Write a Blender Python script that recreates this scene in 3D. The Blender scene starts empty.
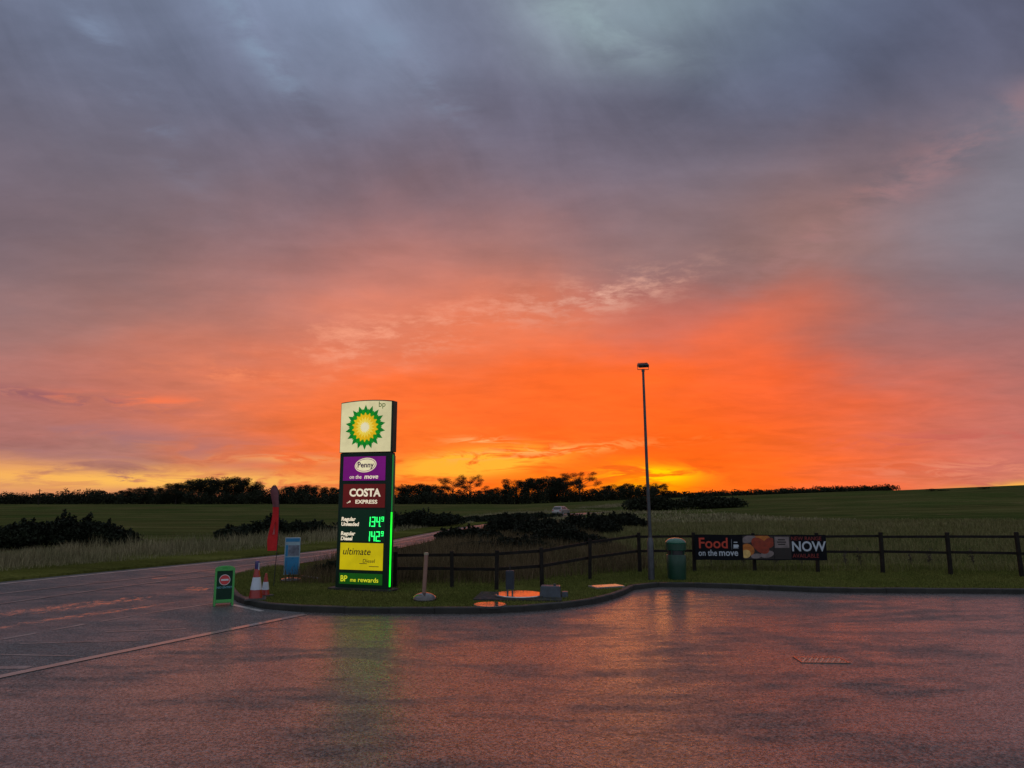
import bpy, math, random
import numpy as np
from mathutils import Vector, Matrix
from math import radians as R, sin, cos, pi

S = bpy.context.scene
C = S.collection
# ------------------------------------------------------------------ camera
F = 700.0
PITCH = math.atan(113 / F)
H = 2.3
cam_d = bpy.data.cameras.new('camera')
cam = bpy.data.objects.new('camera', cam_d); C.objects.link(cam)
cam_d.sensor_width = 36.0
cam_d.lens = 36.0 * F / 1024
cam_d.clip_start = 0.1; cam_d.clip_end = 6000
cam.location = (0, 0, H); cam.rotation_euler = (pi / 2 + PITCH, 0, 0)
S.camera = cam
S.view_settings.view_transform = 'Standard'; S.view_settings.look = 'None'
S.view_settings.exposure = 0.0; S.view_settings.gamma = 1.0
S.view_settings.use_curve_mapping = False
S.cycles.use_denoising = True
S.cycles.max_bounces = 6
S.cycles.sample_clamp_indirect = 4

def rayd(px, py):
    u = (px - 512) / F; v = (384 - py) / F
    d = Vector((u, cos(PITCH) - v * sin(PITCH), sin(PITCH) + v * cos(PITCH)))
    return d
def G(px, py, z=0.0):
    """where the sight line to a pixel of the photograph meets the height z"""
    d = rayd(px, py); t = (z - H) / d.z
    return (d.x * t, d.y * t)
def Zat(Y, py):
    """height above ground, at distance Y, of something seen at row py"""
    v = (384 - py) / F
    return H + Y * (sin(PITCH) + v * cos(PITCH)) / (cos(PITCH) - v * sin(PITCH))

def lin(c):
    out = []
    for x in c[:3]:
        x /= 255.0
        out.append(x / 12.92 if x <= 0.04045 else ((x + 0.055) / 1.055) ** 2.4)
    return out

# ------------------------------------------------------------------ node helper
class NT:
    def __init__(s, tree): s.t = tree; s.n = tree.nodes; s.l = tree.links
    def put(s, sock, v):
        if v is None: return
        if hasattr(v, 'is_output'): s.l.new(v, sock)
        else:
            if isinstance(v, (tuple, list, Vector)):
                v = tuple(v)
                if len(sock.default_value) == 4 and len(v) == 3: v = v + (1.0,)
            sock.default_value = v
    def m(s, op, a, b=None, c=None, clamp=False):
        n = s.n.new('ShaderNodeMath'); n.operation = op; n.use_clamp = clamp
        for i, v in enumerate((a, b, c)): s.put(n.inputs[i], v) if v is not None else None
        return n.outputs[0]
    def v(s, op, a, b=None, scale=None):
        n = s.n.new('ShaderNodeVectorMath'); n.operation = op
        s.put(n.inputs[0], a)
        if b is not None: s.put(n.inputs[1], b)
        if scale is not None: s.put(n.inputs['Scale'], scale)
        return n.outputs['Value'] if op in ('DISTANCE', 'LENGTH', 'DOT_PRODUCT') else n.outputs[0]
    def xyz(s, a):
        n = s.n.new('ShaderNodeSeparateXYZ'); s.put(n.inputs[0], a); return n.outputs
    def comb(s, x, y, z):
        n = s.n.new('ShaderNodeCombineXYZ')
        for i, q in enumerate((x, y, z)): s.put(n.inputs[i], q)
        return n.outputs[0]
    def noise(s, vec, scale, detail=4, rough=0.55, dist=0.0, col=False):
        n = s.n.new('ShaderNodeTexNoise'); s.put(n.inputs['Vector'], vec)
        n.inputs['Scale'].default_value = scale; n.inputs['Detail'].default_value = detail
        n.inputs['Roughness'].default_value = rough; n.inputs['Distortion'].default_value = dist
        return n.outputs['Color' if col else 'Fac']
    def ramp(s, x, lo, hi, a=0.0, b=1.0, smooth=True):
        n = s.n.new('ShaderNodeMapRange'); n.interpolation_type = 'SMOOTHSTEP' if smooth else 'LINEAR'
        s.put(n.inputs[0], x); s.put(n.inputs[1], lo); s.put(n.inputs[2], hi); s.put(n.inputs[3], a); s.put(n.inputs[4], b)
        return n.outputs[0]
    def mix(s, f, a, b, mode='MIX'):
        n = s.n.new('ShaderNodeMix'); n.data_type = 'RGBA'; n.blend_type = mode; n.clamp_factor = True
        s.put(n.inputs[0], f); s.put(n.inputs[6], a); s.put(n.inputs[7], b)
        return n.outputs[2]
    def bump(s, h, strength, dist, normal=None):
        n = s.n.new('ShaderNodeBump'); s.put(n.inputs['Height'], h)
        n.inputs['Strength'].default_value = strength; n.inputs['Distance'].default_value = dist
        if normal is not None: s.put(n.inputs['Normal'], normal)
        return n.outputs[0]

# ------------------------------------------------------------------ sky
SUN_EL, SUN_AZ = R(2.5), math.atan2(133, 700)
world = bpy.data.worlds.new('World'); S.world = world; world.use_nodes = True
wt = NT(world.node_tree); wt.n.clear()
wo = wt.n.new('ShaderNodeOutputWorld'); bg = wt.n.new('ShaderNodeBackground')
wt.l.new(bg.outputs[0], wo.inputs[0])
tc = wt.n.new('ShaderNodeTexCoord')
D0 = wt.v('NORMALIZE', tc.outputs['Generated'])
x, y, z = wt.xyz(D0)[:3]
zc = wt.m('MAXIMUM', z, 0.0)
den = wt.m('ADD', zc, 0.16)
Q = wt.comb(wt.m('DIVIDE', x, den), wt.m('DIVIDE', y, den), 0.0)            # cloud layer seen from below
warp = wt.v('SUBTRACT', wt.noise(Q, 1.3, 5, 0.6, col=True), (0.5, 0.5, 0.5))
P = wt.v('ADD', D0, wt.v('MULTIPLY', warp, (0.16, 0.05, 0.10)))
P = wt.v('MULTIPLY', P, (1.0, 1.0, 1.7))
AZ0 = AZ0_ = wt.m('ARCTAN2', x, y); EL0 = EL0_ = wt.m('ARCSINE', z)
def dirn(px, py):
    return rayd(px, py).normalized()
SKY = [ # column, row, colour of the cloud there, reach
 (0,0,(108,120,146),.16),(110,15,(122,138,164),.10),(100,55,(112,118,142),.12),(300,10,(128,146,174),.13),(200,60,(110,118,144),.12),
 (390,50,(122,136,160),.10),(460,30,(112,118,142),.10),(590,10,(142,160,170),.09),(640,5,(138,156,166),.08),(730,12,(126,144,160),.09),
 (790,40,(96,112,140),.11),(900,30,(92,104,130),.13),(1024,0,(88,90,112),.16),(690,70,(98,106,128),.12),(560,80,(116,118,142),.10),
 (0,130,(100,100,116),.15),(150,120,(108,106,122),.13),(300,120,(108,104,122),.13),(450,120,(110,106,124),.13),(620,130,(106,104,122),.13),
 (800,110,(96,98,118),.13),(930,90,(94,96,116),.13),(1020,150,(130,132,146),.08),
 (0,205,(116,100,116),.13),(130,200,(118,102,112),.13),(280,205,(128,104,114),.12),(440,200,(134,106,114),.12),(590,195,(122,106,120),.12),
 (730,190,(120,106,118),.11),(840,180,(136,112,118),.09),(920,165,(138,118,126),.09),(990,200,(134,128,142),.08),(1010,240,(120,114,130),.08),
 (0,280,(134,108,118),.12),(120,270,(148,112,114),.12),(260,270,(168,116,118),.11),(400,262,(200,122,112),.10),(520,250,(186,122,116),.10),
 (640,260,(156,118,122),.10),(720,265,(136,106,112),.11),(810,235,(172,120,112),.09),(890,270,(136,110,118),.10),(980,290,(130,106,120),.10),
 (0,350,(160,114,116),.11),(110,340,(180,118,112),.11),(240,340,(202,120,106),.10),(360,330,(228,126,100),.09),(470,320,(238,124,92),.09),
 (560,310,(232,122,94),.08),(660,320,(214,112,100),.08),(750,340,(244,106,70),.08),(810,310,(222,108,82),.06),(880,330,(180,106,100),.08),
 (960,350,(168,106,108),.10),(1024,370,(160,108,112),.10),
 (0,400,(182,106,102),.08),(100,395,(204,108,92),.08),(190,385,(222,116,88),.08),(300,400,(248,114,64),.09),(420,400,(255,106,48),.10),
 (540,390,(255,102,42),.10),(660,400,(255,98,34),.10),(770,400,(252,94,44),.09),(860,410,(238,100,62),.09),(950,420,(214,102,84),.09),
 (1024,430,(188,108,106),.09),
 (20,440,(164,112,116),.06),(110,450,(168,116,116),.06),(220,445,(206,112,88),.06),(310,440,(248,108,54),.07),(420,445,(255,112,40),.07),
 (540,450,(255,94,26),.07),(690,450,(255,92,16),.07),(790,455,(255,100,30),.07),(880,460,(240,104,66),.06),(960,465,(216,110,94),.06),(1024,468,(202,116,110),.05),
 (0,482,(216,142,104),.04),(80,486,(222,140,98),.04),(160,480,(220,136,92),.04),(240,478,(214,122,92),.04),(320,485,(238,120,70),.04),(420,480,(255,118,36),.04),
 (540,482,(255,120,20),.04),(645,488,(255,124,8),.035),(740,488,(255,100,30),.05),(850,488,(246,104,64),.05),(940,490,(232,116,80),.04),(1024,494,(226,134,84),.03),
]
def far(az, el):
    return Vector((sin(R(az)) * cos(R(el)), cos(R(az)) * cos(R(el)), sin(R(el))))
def tune(b, c):
    k = max(0.0, min(1.0, (b - 150) / 100.0))
    return (c[0], c[1] + 3 * k, max(0, c[2] - 3 * k)) if b > 150 else (c[0], c[1] - 2, c[2] - 3)
pts = [(dirn(a, b), lin(tune(b, c)), s) for a, b, c, s in SKY]
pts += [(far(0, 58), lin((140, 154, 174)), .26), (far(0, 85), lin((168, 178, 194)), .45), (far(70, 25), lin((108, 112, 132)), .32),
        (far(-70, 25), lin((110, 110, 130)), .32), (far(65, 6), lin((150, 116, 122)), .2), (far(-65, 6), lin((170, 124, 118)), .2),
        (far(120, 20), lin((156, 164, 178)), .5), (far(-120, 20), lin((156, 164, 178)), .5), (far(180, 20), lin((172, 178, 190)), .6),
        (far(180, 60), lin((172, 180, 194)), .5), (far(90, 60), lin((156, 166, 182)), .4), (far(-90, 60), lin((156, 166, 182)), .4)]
csum = None; wsum = None
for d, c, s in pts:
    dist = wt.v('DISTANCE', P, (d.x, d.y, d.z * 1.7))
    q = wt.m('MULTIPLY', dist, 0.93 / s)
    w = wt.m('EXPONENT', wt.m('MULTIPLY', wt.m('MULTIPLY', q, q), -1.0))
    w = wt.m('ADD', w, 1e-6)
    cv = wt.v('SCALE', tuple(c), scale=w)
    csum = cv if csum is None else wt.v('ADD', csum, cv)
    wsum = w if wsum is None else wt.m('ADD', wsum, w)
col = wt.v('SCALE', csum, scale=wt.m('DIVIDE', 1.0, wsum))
# billows and wisps in the cloud layer
Qs = wt.v('MULTIPLY', Q, (1.0, 1.7, 1.0))
b1 = wt.noise(Qs, 1.1, 7, 0.58, 0.5); b2 = wt.noise(wt.v('ADD', Qs, (7.3, 2.1, 0)), 4.2, 6, 0.6, 0.3)
upper = wt.ramp(z, 0.18, 0.42)
gain = wt.m('ADD', 1.0, wt.m('ADD', wt.m('MULTIPLY', wt.m('SUBTRACT', b1, 0.5), wt.m('ADD', 0.28, wt.m('MULTIPLY', upper, 0.5))), wt.m('MULTIPLY', wt.m('SUBTRACT', b2, 0.5), 0.28)))
col = wt.v('SCALE', col, scale=gain)
cr, sr = cos(R(-46)), sin(R(-46))
su = wt.m('ADD', wt.m('MULTIPLY', AZ0_, cr), wt.m('MULTIPLY', EL0_, sr)); sv = wt.m('SUBTRACT', wt.m('MULTIPLY', EL0_, cr), wt.m('MULTIPLY', AZ0_, sr))
stk = wt.noise(wt.comb(wt.m('MULTIPLY', su, 1.0), wt.m('MULTIPLY', sv, 2.6), 4.2), 3.6, 8, .6, .5)
stm = wt.noise(wt.comb(AZ0_, wt.m('MULTIPLY', EL0_, 1.6), 8.2), 3.2, 7, .6, .4)
sg = wt.m('MULTIPLY', wt.m('SUBTRACT', stk, .5), wt.ramp(z, .30, .52, 0, .62))
sg = wt.m('ADD', sg, wt.m('MULTIPLY', wt.m('SUBTRACT', stm, .5), wt.ramp(z, .02, .3, .18, .55)))
col = wt.v('SCALE', col, scale=wt.m('ADD', 1.0, sg))
def blob(px, py, rx, ry, rot=0.0):
    d = dirn(px, py); az = math.atan2(d.x, d.y); el = math.asin(d.z)
    rx /= F; ry /= F
    u = wt.m('SUBTRACT', AZ0, az); v = wt.m('SUBTRACT', EL0, el); c, s = cos(R(rot)), sin(R(rot))
    a = wt.m('MULTIPLY', wt.m('ADD', wt.m('MULTIPLY', u, c), wt.m('MULTIPLY', v, s)), 1 / rx)
    b = wt.m('MULTIPLY', wt.m('SUBTRACT', wt.m('MULTIPLY', v, c), wt.m('MULTIPLY', u, s)), 1 / ry)
    r2 = wt.m('ADD', wt.m('MULTIPLY', a, a), wt.m('MULTIPLY', b, b))
    return wt.m('EXPONENT', wt.m('MULTIPLY', r2, -1.0))
AE = wt.comb(wt.m('MULTIPLY', AZ0, 1.0), wt.m('MULTIPLY', EL0, 5.0), 0.3)
st = wt.noise(AE, 9.0, 6, 0.6, 0.8); st2 = wt.noise(wt.v('ADD', AE, (3.1, 1.7, 0)), 17.0, 6, 0.62, 1.0)
AE2 = wt.comb(AZ0, wt.m('MULTIPLY', EL0, 2.2), 0.9)
fl = wt.noise(wt.v('MULTIPLY', AE2, (1.0, 1.5, 1.0)), 15.0, 8, 0.68, 0.15)
hz = wt.m('MULTIPLY', wt.m('ADD', wt.m('MULTIPLY', wt.m('SUBTRACT', st, .5), .45), wt.m('MULTIPLY', wt.m('SUBTRACT', st2, .5), .30)), wt.ramp(z, .02, .28, 1, 0))
col = wt.v('SCALE', col, scale=wt.m('ADD', 1.0, hz))
def over(px, py, rx, ry, rot, c, amt, tex, lo, hi):
    global col
    mk = wt.m('MULTIPLY', blob(px, py, rx, ry, rot), wt.ramp(tex, lo, hi))
    col = wt.mix(wt.m('MULTIPLY', mk, amt, clamp=True), col, tuple(lin(c)))
# long band of open yellow sky on the left horizon, gaps near the centre, the glow over the sun
over(60, 475, 170, 9, 0, (250, 178, 92), .85, st, .36, .52)
over(180, 481, 130, 7, 0, (255, 190, 90), 1.1, st2, .40, .56)
over(285, 459, 60, 4, 0, (248, 158, 90), 1.0, st, .42, .55)
over(475, 463, 72, 12, 6, (255, 178, 50), 1.9, st, .40, .55)
over(530, 452, 110, 5, 4, (255, 170, 90), .9, st2, .46, .60)
over(480, 441, 30, 4, 0, (255, 170, 100), 1.0, st2, .42, .56)
over(648, 476, 40, 8, 0, (255, 205, 0), 1.7, st, .38, .55)
over(645, 488, 50, 8, 0, (255, 160, 0), .5, st2, .25, .6)
over(1015, 487, 45, 4, 4, (250, 180, 80), 1.2, st, .36, .52)
over(960, 470, 60, 8, 0, (232, 140, 110), .7, st2, .45, .6)
over(606, 294, 85, 17, 9, (226, 168, 148), 1.15, fl, .43, .70)
over(480, 312, 80, 18, 10, (240, 152, 124), .8, fl, .45, .72)
over(375, 340, 90, 24, 8, (246, 158, 126), 1.1, fl, .44, .72)
over(270, 372, 80, 10, 4, (250, 140, 96), .8, fl, .46, .64)
over(150, 402, 60, 6, 0, (252, 122, 78), .9, st, .45, .6)
over(60, 398, 80, 5, -4, (146, 92, 100), .8, st2, .42, .58)
over(90, 440, 150, 16, -3, (160, 112, 116), .7, st, .44, .62)
over(940, 440, 80, 8, 0, (196, 92, 84), .6, st2, .46, .62)
over(930, 170, 150, 16, 24, (160, 124, 128), .7, b2, .40, .62)
over(820, 230, 90, 14, 30, (170, 120, 114), .4, b2, .40, .62)
over(405, 60, 70, 16, -35, (130, 146, 170), .7, b2, .42, .6)
over(110, 55, 80, 14, -48, (128, 142, 168), .9, b2, .42, .62)
over(250, 30, 70, 16, -42, (134, 152, 176), .9, b2, .42, .62)
over(600, 22, 80, 24, -20, (152, 172, 178), .7, b2, .40, .62)
over(700, 8, 110, 16, 0, (140, 160, 172), .8, b1, .38, .6)
# clear air behind the deck adds its own faint light
sky = wt.n.new('ShaderNodeTexSky'); sky.sky_type = 'NISHITA'; sky.sun_disc = False
sky.sun_elevation = SUN_EL; sky.sun_rotation = SUN_AZ
addsky = wt.v('SCALE', sky.outputs[0], scale=0.0012)
col = wt.v('ADD', col, addsky)
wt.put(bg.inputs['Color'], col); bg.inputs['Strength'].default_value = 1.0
world.cycles.sampling_method = 'MANUAL'; world.cycles.sample_map_resolution = 1024

sl = bpy.data.lights.new('sun', 'SUN'); sun = bpy.data.objects.new('sun', sl); C.objects.link(sun)
sl.energy = 0.05; sl.angle = R(12); sl.color = (1, .42, .12)
sd = Vector((sin(SUN_AZ) * cos(SUN_EL), cos(SUN_AZ) * cos(SUN_EL), sin(SUN_EL)))
sun.rotation_euler = (-sd).to_track_quat('-Z', 'Y').to_euler(); sun.location = (20, 60, 30)

# ------------------------------------------------------------------ materials
def mat(name, color, rough=.6, metal=0.0, spec=.5, var=.15, vscale=6.0, bump=0.0, bscale=40.0, emit=None, estr=0.0, bdist=.01, coat=0.0):
    m = bpy.data.materials.new(name); m.use_nodes = True
    t = NT(m.node_tree); p = m.node_tree.nodes['Principled BSDF']
    co = t.n.new('ShaderNodeTexCoord').outputs['Object']
    if var:
        nz = t.noise(co, vscale, 5, .6)
        g = t.ramp(nz, .3, .7, 1 - var, 1 + var, False)
        t.put(p.inputs['Base Color'], t.v('SCALE', tuple(color), scale=g))
        t.put(p.inputs['Roughness'], t.ramp(t.noise(co, vscale * 2.3, 4), .3, .7, max(.02, rough * .8), min(1, rough * 1.25), False))
    else:
        p.inputs['Base Color'].default_value = (*color, 1); p.inputs['Roughness'].default_value = rough
    p.inputs['Metallic'].default_value = metal; p.inputs['Specular IOR Level'].default_value = spec
    p.inputs['Coat Weight'].default_value = coat; p.inputs['Coat Roughness'].default_value = .08
    if bump: t.put(p.inputs['Normal'], t.bump(t.noise(co, bscale, 5, .6), bump, bdist))
    if emit is not None:      # a backlit face: grime on it leaves the glow a little uneven
        gl = t.m('ADD', t.m('MULTIPLY', t.ramp(t.noise(co, 1.8, 3), .3, .7, .80, 1.12), .6), t.m('MULTIPLY', t.ramp(t.noise(co, 9.0, 6, .7), .3, .75, .84, 1.08), .4))
        t.put(p.inputs['Emission Color'], t.v('SCALE', tuple(emit), scale=gl)); p.inputs['Emission Strength'].default_value = estr
    return m
def lit(name, srgb, k=1.0, spec=.3):            # a backlit panel: shows at about this sRGB colour
    c = lin(srgb)
    return mat(name, [v * .25 for v in c], .35, spec=spec, var=0, emit=c, estr=.92 * k)

def asphalt(name, base, wet_lo, wet_hi, r_dry, r_wet, agg=190.0, bstr=.5, puddles=(), patch=.5, spk=.8, ct=.4):
    m = bpy.data.materials.new(name); m.use_nodes = True
    t = NT(m.node_tree); p = m.node_tree.nodes['Principled BSDF']
    geo = t.n.new('ShaderNodeNewGeometry').outputs['Position']
    stone = t.noise(geo, agg * .22, 4, .75)
    vor = t.n.new('ShaderNodeTexVoronoi'); t.put(vor.inputs['Vector'], geo); vor.inputs['Scale'].default_value = agg * .36
    vr = vor.outputs['Distance']
    big = t.noise(t.v('MULTIPLY', geo, (.55, 1.0, 1.0)), patch, 6, .62, .6)
    mid = t.noise(t.v('MULTIPLY', geo, (.5, 1.3, 1.0)), 2.3, 5, .6)
    wet = t.ramp(t.m('ADD', t.m('MULTIPLY', big, .62), t.m('MULTIPLY', mid, .38)), wet_lo, wet_hi)
    vcell = t.n.new('ShaderNodeTexVoronoi'); t.put(vcell.inputs['Vector'], t.v('MULTIPLY', geo, (1.0, .7, 1.0))); vcell.inputs['Scale'].default_value = agg * .40
    cell = t.xyz(vcell.outputs['Color'])[0]
    tone = t.m('MULTIPLY', t.ramp(stone, .3, .7, .35, 1.7, False), t.ramp(mid, .3, .7, .82, 1.2, False))
    tone = t.m('MULTIPLY', tone, t.ramp(t.m('MULTIPLY', cell, cell), 0, 1, .55, 1.9, False))
    colr = t.v('SCALE', tuple(base), scale=tone)
    pud = None
    for (cx, cy, rx, ry, a) in puddles:
        sx = t.xyz(geo)
        u = t.m('SUBTRACT', sx[0], cx); v = t.m('SUBTRACT', sx[1], cy); c, s_ = cos(a), sin(a)
        A = t.m('MULTIPLY', t.m('ADD', t.m('MULTIPLY', u, c), t.m('MULTIPLY', v, s_)), 1 / rx)
        B = t.m('MULTIPLY', t.m('SUBTRACT', t.m('MULTIPLY', v, c), t.m('MULTIPLY', u, s_)), 1 / ry)
        e = t.m('EXPONENT', t.m('MULTIPLY', t.m('ADD', t.m('MULTIPLY', A, A), t.m('MULTIPLY', B, B)), -1.0))
        pud = e if pud is None else t.m('MAXIMUM', pud, e)
    rough = t.ramp(wet, 0, 1, r_dry, r_wet, False)
    grain = t.noise(t.v('MULTIPLY', geo, (1.0, .8, 1.0)), agg * .13, 3, .8)
    bh = t.m('ADD', t.m('ADD', t.m('MULTIPLY', vr, .5), t.m('MULTIPLY', stone, .5)), t.m('MULTIPLY', grain, 2.2))
    rough = t.m('MULTIPLY', rough, t.ramp(grain, .35, .65, 1.25, .75))
    nrm = t.bump(bh, bstr, .013, t.bump(mid, .12, .02))
    if pud is not None:
        pn = t.noise(t.v('MULTIPLY', geo, (1.0, .7, 1)), 5.0, 8, .80, .2)
        pm = t.ramp(t.m('ADD', pud, t.m('MULTIPLY', t.m('SUBTRACT', pn, .5), 3.4)), .62, 1.15)
        rough = t.m('ADD', t.m('MULTIPLY', rough, t.m('SUBTRACT', 1.0, pm)), t.m('MULTIPLY', pm, .05))
        up = (0, 0, 1)
        mixn = t.n.new('ShaderNodeMix'); mixn.data_type = 'VECTOR'
        t.put(mixn.inputs[0], pm); t.put(mixn.inputs[4], nrm)
        t.put(mixn.inputs[5], t.bump(t.noise(geo, 18, 2), .03, .01)); nrm = mixn.outputs[1]
        colr = t.v('SCALE', colr, scale=t.m('SUBTRACT', 1.0, t.m('MULTIPLY', pm, .45)))
    t.put(p.inputs['Base Color'], colr); t.put(p.inputs['Roughness'], rough); t.put(p.inputs['Normal'], nrm)
    t.put(p.inputs['Specular IOR Level'], t.m('MULTIPLY', t.ramp(cell, 0, 1, .25, 1.35, False), spk))
    t.put(p.inputs['Coat Weight'], t.m('MULTIPLY', t.m('MULTIPLY', wet, t.ramp(cell, 0, 1, .35, 1.0)), ct)); p.inputs['Coat Roughness'].default_value = .27
    t.put(p.inputs['Coat Normal'], t.bump(bh, .5, .0035))
    return m

def grassmat(name, a, b, scale=.35, blade=False, dry=None):
    m = bpy.data.materials.new(name); m.use_nodes = True
    t = NT(m.node_tree); p = m.node_tree.nodes['Principled BSDF']
    geo = t.n.new('ShaderNodeNewGeometry').outputs['Position']
    n1 = t.noise(geo, scale, 5, .65, .4); n2 = t.noise(geo, 9 if not blade else 30, 4, .7)
    c = t.mix(t.ramp(n1, .35, .66), tuple(a), tuple(b))
    if dry: c = t.mix(t.ramp(t.noise(geo, scale * 3.1, 5, .7, .6), .55, .72, 0, .8), c, tuple(dry))
    c = t.v('SCALE', c, scale=t.ramp(n2, .3, .7, .55, 1.45, False))
    if not blade:
        c = t.v('SCALE', c, scale=t.ramp(t.noise(t.v('MULTIPLY', geo, (.12, 1.0, 1.0)), .35, 6, .65), .32, .68, .68, 1.38, False))
    if blade:
        at = t.n.new('ShaderNodeAttribute'); at.attribute_name = 'tint'
        c = t.v('SCALE', c, scale=t.ramp(at.outputs['Fac'], 0, 1, .55, 1.5, False))
    t.put(p.inputs['Base Color'], c); p.inputs['Roughness'].default_value = .75
    p.inputs['Specular IOR Level'].default_value = .08 if blade else 0.0
    if not blade: t.put(p.inputs['Normal'], t.bump(t.m('ADD', n2, t.m('MULTIPLY', n1, 2)), .6, .15))
    return m

def leafmat(name, c, rough=.8):
    m = bpy.data.materials.new(name); m.use_nodes = True
    t = NT(m.node_tree); p = m.node_tree.nodes['Principled BSDF']
    geo = t.n.new('ShaderNodeNewGeometry').outputs['Position']
    t.put(p.inputs['Base Color'], t.v('SCALE', tuple(c), scale=t.ramp(t.noise(geo, 1.2, 4, .7), .3, .7, .5, 1.6, False)))
    p.inputs['Roughness'].default_value = rough; p.inputs['Specular IOR Level'].default_value = .15
    return m

# ------------------------------------------------------------------ mesh helpers
class MB:
    def __init__(s): s.v = []; s.f = []; s.mi = []
    def add(s, vs, fs, mi=0):
        o = len(s.v); s.v += [tuple(q) for q in vs]; s.f += [tuple(i + o for i in f) for f in fs]; s.mi += [mi] * len(fs); return s
    def box(s, c, d, rz=0.0, mi=0, taper=(1, 1), M=None):
        hx, hy, hz = d[0] / 2, d[1] / 2, d[2] / 2; vs = []
        for k, zz in ((0, -hz), (1, hz)):
            tx, ty = (1, 1) if k == 0 else taper
            for sx, sy in ((-1, -1), (1, -1), (1, 1), (-1, 1)):
                X, Y = sx * hx * tx, sy * hy * ty
                p = Vector((X * cos(rz) - Y * sin(rz) + c[0], X * sin(rz) + Y * cos(rz) + c[1], zz + c[2]))
                vs.append(M @ p if M else p)
        return s.add(vs, [(3, 2, 1, 0), (4, 5, 6, 7), (0, 1, 5, 4), (1, 2, 6, 5), (2, 3, 7, 6), (3, 0, 4, 7)], mi)
    def tube(s, pts, rad, n=8, mi=0, cap=True):
        pts = [Vector(p) for p in pts]
        if not isinstance(rad, (list, tuple)): rad = [rad] * len(pts)
        vs = []; fs = []
        for i, p in enumerate(pts):
            d = (pts[min(i + 1, len(pts) - 1)] - pts[max(i - 1, 0)]).normalized()
            a = d.orthogonal().normalized() if i == 0 else (a - d * a.dot(d)).normalized()
            b = d.cross(a)
            for k in range(n):
                q = 2 * pi * k / n; vs.append(p + (a * cos(q) + b * sin(q)) * rad[i])
        for i in range(len(pts) - 1):
            for k in range(n):
                k2 = (k + 1) % n; fs.append((i * n + k, i * n + k2, (i + 1) * n + k2, (i + 1) * n + k))
        if cap: fs.append(tuple(range(n))[::-1]); fs.append(tuple((len(pts) - 1) * n + k for k in range(n)))
        return s.add(vs, fs, mi)
    def lathe(s, prof, c=(0, 0, 0), n=24, mi=0, sx=1, sy=1):
        vs = []; fs = []
        for r, zz in prof:
            for k in range(n):
                q = 2 * pi * k / n; vs.append((c[0] + r * cos(q) * sx, c[1] + r * sin(q) * sy, c[2] + zz))
        for i in range(len(prof) - 1):
            for k in range(n):
                k2 = (k + 1) % n; fs.append((i * n + k, i * n + k2, (i + 1) * n + k2, (i + 1) * n + k))
        fs.append(tuple(range(n))[::-1]); fs.append(tuple((len(prof) - 1) * n + k for k in range(n)))
        return s.add(vs, fs, mi)
    def prism(s, poly, y0, y1, mi=0, M=None):
        """poly in x,z; extruded along y"""
        n = len(poly); vs = [(p[0], y0, p[1]) for p in poly] + [(p[0], y1, p[1]) for p in poly]
        if M: vs = [M @ Vector(q) for q in vs]
        fs = [tuple(range(n)), tuple(range(2 * n - 1, n - 1, -1))] + [(i, i + n, (i + 1) % n + n, (i + 1) % n) for i in range(n)]
        return s.add(vs, fs, mi)
    def build(s, name, mats, parent=None, smooth=False, bevel=0.0):
        me = bpy.data.meshes.new(name); me.from_pydata(s.v, [], s.f)
        if not isinstance(mats, (list, tuple)): mats = [mats]
        for m in mats: me.materials.append(m)
        me.polygons.foreach_set('material_index', s.mi)
        if smooth: me.polygons.foreach_set('use_smooth', [True] * len(s.f))
        me.update()
        if smooth: me.set_sharp_from_angle(angle=R(40))
        o = bpy.data.objects.new(name, me); C.objects.link(o)
        if parent: o.parent = parent
        if bevel:
            b = o.modifiers.new('bevel', 'BEVEL'); b.width = bevel; b.segments = 2; b.limit_method = 'ANGLE'
        return o
def tag(o, label=None, cat=None, group=None, kind=None):
    for k, v in (('label', label), ('category', cat), ('group', group), ('kind', kind)):
        if v: o[k] = v
    return o
def empty(name, loc, rz=0.0):
    o = bpy.data.objects.new(name, None); C.objects.link(o); o.location = loc; o.rotation_euler = (0, 0, rz); o.empty_display_size = .2
    return o
def copy_tree(o, parent=None):
    c = o.copy(); C.objects.link(c)
    if parent: c.parent = parent
    for ch in list(o.children): copy_tree(ch, c)
    return c
def text_mb(mb, s, x, z, size, y, mi=0, bold=0.0, align='LEFT', shear=0.0, thick=.004, xscale=1.0):
    cu = bpy.data.curves.new('t', 'FONT'); cu.body = s; cu.size = size; cu.offset = bold; cu.extrude = thick / 2
    cu.align_x = align; cu.shear = shear; cu.resolution_u = 3
    ob = bpy.data.objects.new('t', cu); C.objects.link(ob)
    dg = bpy.context.evaluated_depsgraph_get(); dg.update()
    me = bpy.data.meshes.new_from_object(ob.evaluated_get(dg))
    mb.add([(x + v.co.x * xscale, y - v.co.z, z + v.co.y) for v in me.vertices], [tuple(p.vertices) for p in me.polygons], mi)
    bpy.data.objects.remove(ob); bpy.data.curves.remove(cu); bpy.data.meshes.remove(me)

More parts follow.
